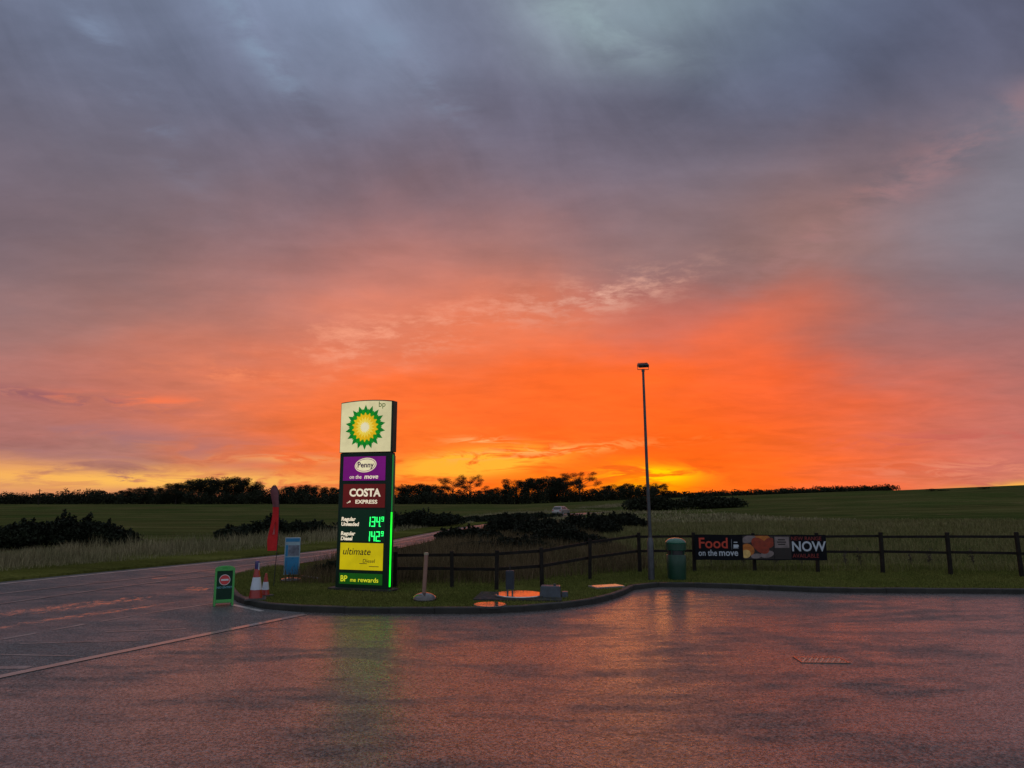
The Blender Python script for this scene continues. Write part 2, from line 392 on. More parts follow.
def flat(name, poly, z, m):
    from mathutils.geometry import tessellate_polygon
    vs = [Vector((p[0], p[1], z)) for p in poly]
    tr = tessellate_polygon([vs]); fs = []
    for t in tr:
        a, b, c = (vs[i] for i in t)
        fs.append(t if (b - a).cross(c - a).z > 0 else t[::-1])
    vs = [Vector((q.x, q.y, q.z + float(dip(q.y)))) for q in vs]
    o = MB().add(vs, fs).build(name, m); o['kind'] = 'structure'; return o
def catmull(pts, k=8):
    P_ = [Vector(p).to_3d() for p in pts]; out = []; T = [0.0]
    for a, b in zip(P_, P_[1:]): T.append(T[-1] + max(1e-5, (b - a).length))
    M_ = []
    for i in range(len(P_)):
        if i == 0: M_.append((P_[1] - P_[0]) / (T[1] - T[0]))
        elif i == len(P_) - 1: M_.append((P_[-1] - P_[-2]) / (T[-1] - T[-2]))
        else:
            h0 = T[i] - T[i - 1]; h1 = T[i + 1] - T[i]
            M_.append(((P_[i] - P_[i - 1]) / h0 * h1 + (P_[i + 1] - P_[i]) / h1 * h0) / (h0 + h1))
    for i in range(len(P_) - 1):
        h = T[i + 1] - T[i]
        for j in range(k):
            t = j / k
            out.append((2 * t ** 3 - 3 * t * t + 1) * P_[i] + (t ** 3 - 2 * t * t + t) * h * M_[i] + (-2 * t ** 3 + 3 * t * t) * P_[i + 1] + (t ** 3 - t * t) * h * M_[i + 1])
    out.append(P_[-1]); return out
def dip(y):
    """the land sinks a little around the far bend of the road"""
    def ss(a, b, v):
        v = np.clip((v - a) / (b - a), 0, 1); return v * v * (3 - 2 * v)
    return -.75 * ss(45, 95, y) * (1 - ss(140, 200, y))
def GD(px, py):
    z = 0.0
    for _ in range(30):
        X, Y = G(px, py, z); z = .6 * z + .4 * float(dip(Y))
    return (X, Y)
def offset(poly, d):
    out = []
    for i, p in enumerate(poly):
        t = (poly[min(i + 1, len(poly) - 1)] - poly[max(i - 1, 0)]); t = Vector((t.x, t.y, 0)).normalized()
        out.append(p + Vector((-t.y, t.x, 0)) * d)
    return out
def inpoly(x, y, poly):
    ins = np.zeros(x.shape, bool); n = len(poly)
    for i in range(n):
        x1, y1 = poly[i][:2]; x2, y2 = poly[(i + 1) % n][:2]
        cnd = ((y1 > y) != (y2 > y)) & (x < (x2 - x1) * (y - y1) / (y2 - y1 + 1e-12) + x1)
        ins ^= cnd
    return ins

# ------------------------------------------------------------------ lines of the site, on the ground
kerb_px = [(228, 590), (232, 597), (241, 603.5), (262, 608.5), (300, 611.5), (350, 613), (420, 613.5), (500, 613), (545, 610), (590, 604.5), (622, 596), (638, 589), (655, 587.2), (720, 588)]
kerb_pts = catmull([G(*p) for p in kerb_px], 6)
e1 = kerb_pts[-1]
kerb_pts += [Vector((7.5 + i * 2.0, 17.65 - .045 * i * 2, 0)) for i in range(0, 22)]
road_far = catmull([(-34, -22, 0), (-24.5, -2.5, 0)] + [GD(*p) for p in ((0, 582), (85, 573.5), (170, 565.5), (340, 548), (420, 534.5), (480, 524.8), (505, 520.3), (545, 515.3), (600, 512), (660, 510), (740, 508.6))], 6)
near_px = [(228, 590), (233, 578), (262, 571.5), (290, 567.5), (335, 560.5), (395, 548.5), (480, 530), (505, 524.8), (545, 519), (600, 515), (660, 512.4), (740, 510.4)]
road_near = catmull([GD(*p) for p in near_px], 6)
L1 = [G(0, 638), G(90, 622), G(185, 606.5), G(228, 598)]
d1 = (Vector(L1[1]) - Vector(L1[0])).normalized(); far1 = Vector(L1[0]) - d1 * 32
L2 = [G(-120, 703), G(0, 677), G(150, 646), G(305, 614.5)]

def hill(x, y):
    sx = np.clip((x - 2) / 1.0, 0, None)
    r = .0415 * sx
    s = np.clip((y - 24) / 130.0, 0, 1); s = s * s * (3 - 2 * s)
    fall = 1 - .75 * np.clip((y - 190) / 260.0, 0, 1)
    return np.minimum(r, 9.0) * s * fall
_fx = np.array([p.x for p in road_far]); _fy = np.array([p.y for p in road_far])
_nx = np.array([p.x for p in road_near]); _ny = np.array([p.y for p in road_near])
def segdist(x, y, lx, ly):
    best = np.full(x.shape, 1e9)
    for i in range(len(lx) - 1):
        ax, ay, bx, by = lx[i], ly[i], lx[i + 1], ly[i + 1]
        dx, dy = bx - ax, by - ay; L = dx * dx + dy * dy + 1e-9
        t = np.clip(((x - ax) * dx + (y - ay) * dy) / L, 0, 1)
        best = np.minimum(best, np.hypot(x - ax - t * dx, y - ay - t * dy))
    return best
far_poly = [(-900, -40)] + [(p.x, p.y) for p in road_far] + [(300, 420), (300, 1500), (-900, 1500)]
land_poly = [(p.x, p.y) for p in kerb_pts[::-1]] + [(p.x, p.y) for p in road_near] + [(900, 200), (900, 5), (60, 13)]
def ground_z(x, y):
    """height of the grass land at x, y"""
    x = np.asarray(x, float); y = np.asarray(y, float)
    left = inpoly(x, y, far_poly); land = inpoly(x, y, land_poly)
    df = segdist(x, y, _fx, _fy); dn = segdist(x, y, _nx, _ny)
    z = np.full(x.shape, -.12)
    a = np.clip((df - 1.0) / 3.0, 0, 1); z = np.where(left, -.12 + .25 * a, z)
    b = np.clip((dn - .6) / 2.0, 0, 1) * np.clip((y - 21.5) / 3.0, 0, 1); z = np.where(land, -.12 + .25 * b, z)
    return z + dip(y) + np.where(land & ~left, hill(x, y), hill(x, y) * np.where(y > 150, 1, 0))

# ------------------------------------------------------------------ ground and paving
M_field = grassmat('field_grass', (.050, .064, .018), (.086, .080, .028), .05, dry=(.125, .096, .044))
M_verge = grassmat('mown_grass', (.074, .078, .018), (.092, .092, .024), .5)
gx = np.unique(np.concatenate([-np.geomspace(2, 1600, 70), np.linspace(-30, 40, 111), np.geomspace(40, 1600, 45)]))
gy = np.unique(np.concatenate([-np.geomspace(1, 200, 12), np.linspace(0, 60, 90), np.geomspace(60, 3500, 60)]))
XX, YY = np.meshgrid(gx, gy); ZZ = ground_z(XX, YY)
nx, ny = len(gx), len(gy)
vs = np.stack([XX.ravel(), YY.ravel(), ZZ.ravel()], 1)
ii = (np.arange(ny - 1)[:, None] * nx + np.arange(nx - 1)[None]).ravel()
fs = np.stack([ii, ii + 1, ii + nx + 1, ii + nx], 1)
mb = MB(); mb.v = [tuple(q) for q in vs.tolist()]; mb.f = [tuple(q) for q in fs.tolist()]; mb.mi = [0] * len(mb.f)
tag(mb.build('ground', M_field, smooth=True), kind='structure')

fore_px_l = [far1.x, far1.y]
M_fore = asphalt('wet_forecourt_asphalt', (.052, .042, .038), .365, .60, .50, .17, agg=130, bstr=1.0, spk=1.1, ct=1.15, patch=.42)
M_road = asphalt('wet_road_asphalt', (.054, .052, .055), .38, .64, .66, .42, bstr=.8,
    puddles=[(*G(120, 610.5), 2.6, .22, math.atan2(.9, .43) - .02), (*G(60, 618), 2.6, .24, math.atan2(.9, .43)), (*G(25, 624), 1.6, .2, math.atan2(.9, .43)),
             (*G(196, 589), .5, .8, .6), (*G(40, 609), 2.8, .62, 1.1), (*G(100, 604), 2.4, .5, 1.1), (*G(160, 578), .5, .2, 1.1)])
M_apron = asphalt('smooth_apron_tarmac', (.060, .062, .064), .4, .66, .62, .45, bstr=.55)
kf = [(p.x, p.y) for p in kerb_pts]
fore = [(-22, -20), (60, -20), (60, kf[-1][1])] + kf[::-1][:-1] + [kf[0]] + [L1[3], L1[2], L1[1], L1[0], (far1.x, far1.y)]
flat('forecourt', fore, 0.0, M_fore)
road = [(p.x, p.y) for p in road_far] + [(p.x, p.y) for p in road_near[::-1]] + [L1[3], L1[2], L1[1], L1[0], (far1.x, far1.y)]
flat('road', road, 0.0, M_road)
apr = [G(-130, 664), L1[0], L1[1], L1[2], L1[3], G(234, 601.5), G(262, 609), G(303, 612.8)] + L2[::-1]
flat('apron', apr, .004, M_apron)

# raised grass between the forecourt and the fields
back = [Vector((p.x, p.y, 0)) for p in road_near if p.y < 30]
inner = offset(kerb_pts, .125)
ring = [(p.x, p.y) for p in inner[::-1]] + [(p.x + .02, p.y) for p in back] + [(-3, 26.5), (20, 27), (60, 27)]
# remove the doubled tip
flat('verge', ring, .10, M_verge)
lo = offset(road_far, 0.0); hi = offset(road_far, 4.5)
mb = MB()
n = len(lo); rows = [(0.0, -.03), (.04, .07), (.6, .11), (2.2, .13), (4.6, .10)]
vs = []
for d, zz in rows: vs += [(p.x, p.y, zz + float(dip(p.y))) for p in offset(road_far, d)]
fsx = [(r * n + i, r * n + i + 1, (r + 1) * n + i + 1, (r + 1) * n + i) for r in range(len(rows) - 1) for i in range(n - 1)]
mb.add(vs, fsx); tag(mb.build('roadside_verge', M_verge), kind='structure')

# kerbs, stone by stone along the line
M_kerb = mat('wet_kerb_concrete', (.026, .025, .022), .55, var=.35, vscale=3, bump=.4, bscale=60, bdist=.004, spec=.3)
def kerb(name, line, w=.125, z0=-.05, z1=.115, step=.915):
    mb = MB(); L = [0]
    for a, b in zip(line, line[1:]): L.append(L[-1] + (b - a).length)
    def at(s):
        for i in range(len(L) - 1):
            if s <= L[i + 1]: return line[i].lerp(line[i + 1], (s - L[i]) / max(1e-6, L[i + 1] - L[i]))
        return line[-1]
    s = 0; rnd = random.Random(5)
    while s < L[-1] - .02:
        e = min(s + step, L[-1]); a = at(s + .004); b = at(e - .004); e_ = (at(e - .004))
        d = (b - a); 
        if d.length < .01: break
        d.normalize(); nn = Vector((-d.y, d.x, 0)); jz = rnd.uniform(-.004, .004)
        prof = [(0, z0), (0, z1 - .018), (.014, z1 - .004), (.03, z1), (w - .01, z1), (w, z1 - .01), (w, z0)]
        vs = [a + nn * o + Vector((0, 0, zz + jz)) for o, zz in prof] + [b + nn * o + Vector((0, 0, zz + jz)) for o, zz in prof]
        k = len(prof)
        mb.add(vs, [tuple(range(k))[::-1], tuple(range(k, 2 * k))] + [(i, i + 1, i + 1 + k, i + k) for i in range(k - 1)] + [(k - 1, 0, k, 2 * k - 1)])
        s = e
    return tag(mb.build(name, M_kerb), kind='structure')
kerb('kerb', kerb_pts)
kerb('kerb', [p for p in road_near if p.y < 34][::-1], z1=.105)

# painted lines and joints
def worn(name, c, base, amount):
    m = bpy.data.materials.new(name); m.use_nodes = True
    t = NT(m.node_tree); p = m.node_tree.nodes['Principled BSDF']
    geo = t.n.new('ShaderNodeNewGeometry').outputs['Position']
    w = t.ramp(t.m('ADD', t.m('MULTIPLY', t.noise(geo, 60, 4, .7), .6), t.m('MULTIPLY', t.noise(geo, 2, 3), .4)), amount - .06, amount + .06)
    t.put(p.inputs['Base Color'], t.mix(w, tuple(c), tuple(base))); p.inputs['Roughness'].default_value = .34
    t.put(p.inputs['Normal'], t.bump(t.noise(geo, 70, 3), .3, .004))
    return m
M_line = worn('worn_white_paint', (.42, .41, .39), (.05, .045, .045), .56)
M_line2 = worn('faint_white_paint', (.24, .23, .22), (.05, .048, .048), .49)
M_chan = mat('channel_concrete', (.20, .18, .17), .3, var=.25, vscale=4, bump=.3, bscale=50, bdist=.004, coat=.3)
def stripe(name, line, w, m, dash=None, z=.008):
    line = [Vector((p[0], p[1], 0)) for p in line]; mb = MB()
    if dash:
        L = 0; segs = []; cur = 0
        for a, b in zip(line, line[1:]):
            l = (b - a).length; s = 0
            d = (b - a).normalized()
            while s < l:
                ph = (L + s) % (dash[0] + dash[1])
                if ph < dash[0]:
                    e = min(l, s + dash[0] - ph); segs.append((a + d * s, a + d * e)); s = e + 1e-4
                else: s += dash[0] + dash[1] - ph + 1e-4
            L += l
        for a, b in segs:
            d = (b - a).normalized(); nn = Vector((-d.y, d.x, 0)) * w / 2
            mb.add([q + Vector((0, 0, z)) for q in (a - nn, b - nn, b + nn, a + nn)], [(0, 1, 2, 3)])
    else:
        A = offset(line, -w / 2); B = offset(line, w / 2); n = len(line)
        mb.add([(q.x, q.y, z) for q in A] + [(q.x, q.y, z) for q in B], [(i, i + 1, i + 1 + n, i + n) for i in range(n - 1)])
    mb.v = [(q[0], q[1], q[2] + float(dip(q[1]))) for q in mb.v]
    return tag(mb.build(name, m), kind='structure')
e_line = offset(road_far, -.55); c_line = offset(road_far, -2.55)
def between(f, t):
    return [a.lerp(b, t) for a, b in f]
stripe('road_marking', e_line[4:], .13, M_line)
cl = catmull([(-21, -2, 0)] + [GD(*p) for p in ((0, 594), (85, 584.5), (170, 575), (340, 552.5), (480, 526.5), (500, 522.6), (545, 517), (600, 513.4))], 6)
stripe('road_marking', cl, .11, M_line2)
stripe('road_marking', catmull([(-19, -2, 0)] + [GD(*p) for p in ((0, 604), (85, 592), (170, 580.5), (236, 573.4), (290, 566.6), (335, 559.6), (480, 529))], 6), .10, M_line2)
stripe('road_marking', [G(0, 640), G(90, 623.5), G(150, 613.3)], .10, M_line2, (.6, .3))
stripe('road_marking', [G(150, 613), G(225, 602)], .10, M_line2)
stripe('forecourt_channel', catmull(L2, 4), .17, M_chan)
stripe('road_marking', [G(-40, 668.5), G(30, 668)], .16, M_line2)
stripe('road_marking', [G(105, 632.3), G(186, 629.3)], .07, M_line2)
stripe('road_marking', [G(20, 644), G(140, 641)], .05, M_line2)
stripe('road_marking', [G(0, 655), G(75, 656.5)], .05, M_line2)
stripe('road_marking', [G(232, 605), G(244, 607.5), G(262, 611.5)], .12, M_line)

# ------------------------------------------------------------------ grass (nobody could count it)
rng = np.random.default_rng(7)
def blades(name, x, y, z, h, w, m, lean=.35, label='', cat='grass'):
    n = len(x); a = rng.uniform(0, 2 * pi, n); la = rng.uniform(0, 2 * pi, n); ll = np.abs(rng.normal(0, lean, n)) * h
    dx, dy = np.cos(a) * w / 2, np.sin(a) * w / 2; lx, ly = np.cos(la) * ll, np.sin(la) * ll
    V = np.zeros((n, 5, 3))
    V[:, 0] = np.stack([x - dx, y - dy, z], 1); V[:, 1] = np.stack([x + dx, y + dy, z], 1)
    V[:, 2] = np.stack([x + dx * .8 + lx * .35, y + dy * .8 + ly * .35, z + h * .55], 1)
    V[:, 3] = np.stack([x - dx * .8 + lx * .35, y - dy * .8 + ly * .35, z + h * .55], 1)
    V[:, 4] = np.stack([x + lx, y + ly, z + h], 1)
    b = np.arange(n) * 5
    loops = np.stack([b, b + 1, b + 2, b + 3, b + 3, b + 2, b + 4], 1).ravel()
    me = bpy.data.meshes.new(name); me.vertices.add(n * 5); me.vertices.foreach_set('co', V.ravel())
    me.loops.add(n * 7); me.loops.foreach_set('vertex_index', loops.astype(np.int32))
    st_ = np.stack([np.arange(n) * 7, np.arange(n) * 7 + 4], 1).ravel(); me.polygons.add(n * 2)
    me.polygons.foreach_set('loop_start', st_.astype(np.int32))
    me.update(calc_edges=True)
    at = me.attributes.new('tint', 'FLOAT', 'POINT'); at.data.foreach_set('value', np.repeat(rng.random(n), 5).astype(np.float32))
    me.materials.append(m)
    o = bpy.data.objects.new(name, me); C.objects.link(o); tag(o, label, cat, kind='stuff'); return o
def clump(x, y, s, seed=0.0):
    return .5 + .5 * np.sin(x * s + 1.7 * np.sin(y * s * .8 + seed)) * np.cos(y * s * 1.1 + 1.3 * np.sin(x * s * .7 + seed * 2))
M_bl_mown = grassmat('mown_blades', (.105, .118, .026), (.140, .140, .036), .5, True)
M_bl_rough = grassmat('rough_blades', (.130, .124, .045), (.165, .145, .064), .25, True, dry=(.20, .15, .085))
M_bl_brown = grassmat('brown_stems', (.085, .062, .030), (.13, .092, .050), .4, True)
M_bl_pale = grassmat('pale_blades', (.17, .155, .080), (.25, .21, .12), .3, True)
ringp = ring
X_ = rng.uniform(-8, 22, 400000); Y_ = rng.uniform(14.3, 23, 400000)
k = inpoly(X_, Y_, ringp) & (rng.random(400000) < .55 + .45 * clump(X_, Y_, 2.2))
k &= ~(((X_ - G(519, 593)[0]) ** 2 + (Y_ - G(519, 593)[1]) ** 2 < .62 ** 2) | (((X_ - G(490, 604)[0]) ** 2 + (Y_ - G(490, 604)[1]) ** 2) < .4 ** 2))
X_, Y_ = X_[k], Y_[k]; nn = len(X_)
edge = np.clip((Y_ - 19.5) / 3, 0, 1)
blades('verge_grass', X_, Y_, np.full(nn, .098), rng.uniform(.02, .055, nn) * (1 + 1.6 * edge * clump(X_, Y_, 1.3)), rng.uniform(.006, .011, nn), M_bl_mown, .5, 'short mown wet grass on the raised verge behind the kerb')
def scatter(xa, xb, ya, yb, n):
    x = rng.uniform(xa, xb, n); y = ya + (yb - ya) * rng.random(n) ** 1.25; return x, y
# rough meadow beyond the fence on the right
x_, y_ = scatter(1.5, 42, 20.8, 62, 150000)
k = inpoly(x_, y_, land_poly) & (x_ < 6 + y_ * .62) & (rng.random(len(x_)) < .25 + .75 * clump(x_, y_, .9, 2)) & (y_ > 21.4 + (x_ < 4) * 0)
x_, y_ = x_[k], y_[k]; gz = np.maximum(ground_z(x_, y_), np.where(y_ < 26, .08, -1)); n = len(x_)
blades('meadow_grass', x_, y_, gz, (rng.uniform(.10, .30, n) + .12 * clump(x_, y_, .5, 1)) , rng.uniform(.008, .016, n) * (y_ / 24), M_bl_rough, .5, 'rough pale meadow grass beyond the timber fence')
# brown tall stems left of centre behind the fence
x_, y_ = scatter(-6, 4.5, 18.2, 62, 110000)
k = inpoly(x_, y_, land_poly) & (segdist(x_, y_, _nx, _ny) > 1.2) & (y_ > 18.5 + np.clip(x_ + .5, 0, 10) * .75) & (rng.random(len(x_)) < .3 + .7 * clump(x_, y_, 1.2, 4))
x_, y_ = x_[k], y_[k]; gz = np.maximum(ground_z(x_, y_), np.where(y_ < 26, .08, -1)); n = len(x_)
blades('tall_weeds', x_, y_, gz, rng.uniform(.25, .62, n) * (.6 + .6 * clump(x_, y_, .7, 1)), rng.uniform(.008, .02, n) * (y_ / 24), M_bl_brown, .35, 'brown tangle of tall dead weeds behind the left fence', 'weeds')
# pale grass along the far side of the road
t_ = rng.random(90000); idx = t_ * (len(_fx) - 1); i0 = np.clip(idx.astype(int), 0, len(_fx) - 2); fr = idx - i0
bx = _fx[i0] * (1 - fr) + _fx[i0 + 1] * fr; by = _fy[i0] * (1 - fr) + _fy[i0 + 1] * fr
tx = _fx[i0 + 1] - _fx[i0]; ty = _fy[i0 + 1] - _fy[i0]; tl = np.hypot(tx, ty)
off = 1.6 + 4.6 * rng.random(90000) ** .9
x_ = bx - ty / tl * off; y_ = by + tx / tl * off; k = (y_ > 12) & (rng.random(90000) < .3 + .7 * clump(x_, y_, .8, 3)); x_, y_, off = x_[k], y_[k], off[k]; n = len(x_)
blades('roadside_grass', x_, y_, np.maximum(ground_z(x_, y_), .08 + dip(y_)), rng.uniform(.12, .62, n) * np.clip(off / 3, .4, 1.1) * (.55 + .9 * clump(x_, y_, 1.9, 5) * clump(x_, y_, .5, 1)), rng.uniform(.010, .02, n) * np.clip(y_ / 26, .9, 3), M_bl_pale, .3, 'pale seeding grass along the far side of the road')
x_, y_ = scatter(-5, 30, 60, 150, 40000)
k = inpoly(x_, y_, land_poly) & (segdist(x_, y_, _nx, _ny) > 1) & (rng.random(len(x_)) < clump(x_, y_, .25, 1) ** 2)
x_, y_ = x_[k], y_[k]; n = len(x_)
blades('far_meadow_grass', x_, y_, ground_z(x_, y_), rng.uniform(.15, .4, n), rng.uniform(.06, .12, n), M_bl_pale, .4, 'pale tussocks far off between the road and the hill')

# ------------------------------------------------------------------ trees, hedges, shrubs
M_leaf = leafmat('dark_leaves', (.016, .019, .009)); M_bark = mat('bark', (.045, .035, .028), .9, var=.3, bump=.6, bscale=12, bdist=.03)
M_hedge = leafmat('hedge_leaves', (.012, .016, .008))
M_gorse = leafmat('gorse_leaves', (.011, .013, .007))
def leaf_cloud(rs, blobs, n, size, flat_=1.0):
    """blobs: (centre, radii); leaves spread through them"""
    vol = np.array([b[1][0] * b[1][1] * b[1][2] for b in blobs]) ** .7; pick = rs.choice(len(blobs), n, p=vol / vol.sum())
    c = np.array([b[0] for b in blobs])[pick]; r = np.array([b[1] for b in blobs])[pick]
    d = rs.normal(size=(n, 3)); d /= np.linalg.norm(d, axis=1)[:, None]
    rad = rs.random(n) ** (1 / 2.4) * rs.uniform(.9, 1.06, n)
    p = c + d * r * rad[:, None]
    u = rs.normal(size=(n, 3)); u /= np.linalg.norm(u, axis=1)[:, None]
    v = np.cross(u, rs.normal(size=(n, 3))); v /= np.linalg.norm(v, axis=1)[:, None]
    s = size * rs.uniform(.5, 1.3, n)[:, None]
    return np.stack([p - u * s, p - v * s * .6, p + u * s, p + v * s * .6], 1)
def leaves_to_mb(L, mb=None):
    mb = mb or MB(); n = len(L); vs = L.reshape(-1, 3); o = len(mb.v)
    mb.v += [tuple(q) for q in vs.tolist()]; b = np.arange(n) * 4 + o
    mb.f += [tuple(q) for q in np.stack([b, b + 1, b + 2, b + 3], 1).tolist()]; mb.mi += [0] * n; return mb
def make_tree(seed, h=9.0, sparse=False, tall=False):
    rs = np.random.default_rng(seed); rd = random.Random(seed)
    root = empty('treeline_tree', (0, 0, 0))
    tr = MB(); lean = rd.uniform(-.06, .06) * h
    top = (lean, 0, h * .8)
    tr.tube([(0, 0, -.3), (lean * .2, 0, h * .25), (lean * .5, .1, h * .5), top], [h * .032, h * .025, h * .017, h * .005], 7)
    bl = []
    nl = 13 if sparse else 15
    for i in range(nl):
        a = i * 2.4 + rd.uniform(-.4, .4); t = (.42 if sparse else .14) + (.42 if sparse else .56) * i / nl; z0 = h * t
        rr = h * (.43 if not tall else .24) * (1 - .55 * abs(t - .45)) * rd.uniform(.7, 1.15)
        e = Vector((lean * t + cos(a) * rr, sin(a) * rr, z0 + h * rd.uniform(.10, .24)))
        tr.tube([(lean * t, 0, z0), (lean * t + cos(a) * rr * .5, sin(a) * rr * .5, z0 + h * .07), e], [h * .010, h * .007, h * .002], 5)
        for q in range(2):
            a2 = a + rd.uniform(-.8, .8); e2 = e + Vector((cos(a2), sin(a2), rd.uniform(.1, .9))) * h * .09
            tr.tube([e * .8 + Vector((lean * t, 0, z0)) * .2, e2], [h * .004, h * .001], 4)
            s = h * rd.uniform(.06, .10) * (1.1 if sparse else 1.25)
            bl.append((tuple(e2), (s * 1.25, s * 1.25, s * .85)))
        s = h * rd.uniform(.09, .14) * (.85 if sparse else 1.05)
        bl.append((tuple(e), (s * 1.3, s * 1.3, s * (.8 if sparse else 1.15))))
    s = h * (.10 if sparse else .17); bl.append(((lean, 0, h * .84), (s * 1.2, s * 1.2, s * .8)))
    if not sparse: bl.append(((lean * .5, 0, h * .50), (h * .36, h * .36, h * .30)))
    tr.build('trunk', M_bark, root)
    leaves_to_mb(leaf_cloud(rs, bl, 11000 if sparse else 15000, h * (.0085 if sparse else .0138))).build('crown', M_leaf, root)
    return root
protos = {}
for kind, seeds in (('round', (1, 2, 3, 4)), ('sparse', (11, 12)), ('tall', (21,))):
    protos[kind] = [make_tree(s_, 9.0, kind == 'sparse', kind == 'tall') for s_ in seeds]
used = set()
ORD = ['leftmost', 'second', 'third', 'fourth', 'fifth', 'sixth', 'seventh', 'eighth', 'ninth', 'tenth', 'eleventh', 'twelfth', 'thirteenth', 'fourteenth', 'fifteenth']
TREES = {
 'left of the feather flag': [(12, 494, 'round'), (46, 492, 'round'), (72, 494, 'round'), (98, 491, 'round'), (122, 490, 'round'), (142, 486.5, 'round'), (158, 486, 'round'), (176, 484, 'round'), (193, 479, 'round'), (211, 476.5, 'round'), (226, 476.5, 'round'), (243, 479.5, 'round'), (256, 485, 'tall')],
 'between the feather flag and the fuel sign': [(286, 486, 'round'), (300, 484.5, 'round'), (316, 485, 'round'), (332, 488, 'round'), (350, 486, 'round')],
 'between the fuel sign and the lamp post': [(404, 484, 'round'), (418, 483, 'round'), (434, 484, 'round'), (453, 479.5, 'sparse'), (470, 479, 'sparse'), (486, 489, 'round'), (498, 487, 'round'), (516, 479.5, 'round'), (538, 478, 'round'), (551, 475.5, 'round'), (564, 477, 'round'), (580, 474.5, 'sparse'), (600, 488, 'round'), (614, 484, 'round'), (630, 483.5, 'round')],
 'right of the lamp post': [(655, 483, 'round'), (668, 490, 'round'), (685, 492, 'round'), (704, 492, 'round'), (722, 491.5, 'round'), (747, 490, 'sparse'), (772, 492, 'round'), (795, 491.5, 'round'), (820, 491, 'round'), (846, 490.5, 'round'), (868, 489.5, 'round'), (932, 487.5, 'round'), (944, 488.5, 'round'), (985, 485.8, 'round')],
}
rt = random.Random(3)
for where, lst in TREES.items():
    for i, (px, ty, kd) in enumerate(lst):
        Dt = 225 + rt.uniform(-8, 12)
        if px > 670: Dt = 262 + rt.uniform(-6, 6)
        if px > 900: Dt = 172
        d = rayd(px, 497); X = d.x / d.y * Dt
        gz = float(ground_z(np.array([X]), np.array([Dt]))[0])
        hh = Zat(Dt, ty + (1.2 if px > 670 else 0)) - gz
        pr = protos[kd][i % len(protos[kd])]
        if pr.name not in used: used.add(pr.name); o = pr
        else: o = copy_tree(pr)
        s_ = hh / 9.0 / .97; o.location = (X, Dt, gz); o.rotation_euler = (0, 0, rt.uniform(0, 6.28))
        wv = s_ * rt.uniform(1.15, 1.5); wv = max(wv, .62 if px < 670 else .3)
        o.scale = (wv, wv, s_)
        look = {'round': 'dark bushy tree', 'sparse': 'thin open-crowned tree', 'tall': 'narrow upright tree'}[kd]
        tag(o, f"{look}, {ORD[i]} horizon tree {where}", 'tree', 'trees along the horizon')
# the lower wood edge between them reads as one mass
rs = np.random.default_rng(5); bl = []
for px in np.arange(-420, 900, 4.0):
    Dt = (218 if px < 660 else 250) + rs.uniform(-6, 6); d = rayd(px, 497); X = d.x / d.y * Dt
    gz = float(ground_z(np.array([X]), np.array([Dt]))[0]); hb = (rs.uniform(3.0, 4.2) if px < 60 else rs.uniform(3.8, 4.8) + .9 * sin(px * .043) * sin(px * .11 + 1)) if px < 660 else rs.uniform(1.6, 2.6)
    bl.append(((X, Dt, gz + hb * .45), (1.9, 2.0, hb * .52)))
    if px < 660: bl.append(((X, Dt + 4, gz + hb * .3), (1.9, 2.0, hb * .4)))
LC = leaf_cloud(rs, bl, 130000, .26)
bl = []
for px in np.arange(650, 893, 3.0):
    Dt = 258 + rs.uniform(-5, 5); d = rayd(px, 497); X = d.x / d.y * Dt
    gz = float(ground_z(np.array([X]), np.array([Dt]))[0]); hb = rs.uniform(.7, 1.5) + max(0, .9 * sin(px * .23) * sin(px * .071))
    bl.append(((X, Dt, gz + hb * .4), (1.2, 1.5, hb * .6)))
LC = np.concatenate([LC, leaf_cloud(rs, bl, 26000, .26)])
o = leaves_to_mb(LC).build('woodland_edge', M_leaf); tag(o, 'continuous black undergrowth along the foot of the far treeline', 'woodland', kind='stuff')

def shrub(name, X, Y, w, dpt, h, n, size, m, label, cat, group=None, seed=0, rz=0.0, z=None, lumps=9):
    rs = np.random.default_rng(seed); root = empty(name, (X, Y, float(ground_z(np.array([X]), np.array([Y]))[0]) if z is None else z), rz)
    bl = []
    for i in range(lumps):
        u = (i + .5) / lumps - .5; cx = u * w * .86; cy = rs.uniform(-.25, .25) * dpt; hz = h * (1 - .5 * (2 * abs(u)) ** 4) * rs.uniform(.68, 1.04)
        bl.append(((cx, cy, hz * .5), (w / lumps * 1.25 + .05 * h, dpt * .45, hz * .52)))
        bl.append(((cx + rs.uniform(-.1, .1) * w / lumps, cy, hz * .85), (w / lumps * .6, dpt * .25, hz * .2)))
        for _k in range(4): bl.append(((cx + rs.uniform(-.6, .6) * w / lumps, cy + rs.uniform(-.2, .2) * dpt, hz * rs.uniform(.85, 1.12)), (.05 * h + .04, .05 * h + .04, hz * rs.uniform(.10, .22))))
        stems = MB(); stems.tube([(cx, cy, -.1), (cx + rs.uniform(-.1, .1), cy, hz * .5), (cx + rs.uniform(-.2, .2), cy, hz * .95)], [.035, .02, .006], 5)
        stems.build('stem', M_bark, root)
    leaves_to_mb(leaf_cloud(rs, bl, n, size)).build('foliage', m, root)
    return tag(root, label, cat, group)
def along(px0, py0, px1, py1):
    a = Vector(G(px0, py0)); b = Vector(G(px1, py1)); mid = (a + b) / 2; return mid.x, mid.y, (b - a).length, math.atan2(b.y - a.y, b.x - a.x)
X, Y, w_, rz = along(-60, 556, 140, 547)
shrub('hedge', X, Y, w_, 1.6, 1.22, 17000, .075, M_hedge, 'long low black hedge at the left edge of the picture, beyond the road', 'hedge', 'hedges beyond the road', 31, rz, lumps=13)
X, Y, w_, rz = along(212, 544, 334, 537)
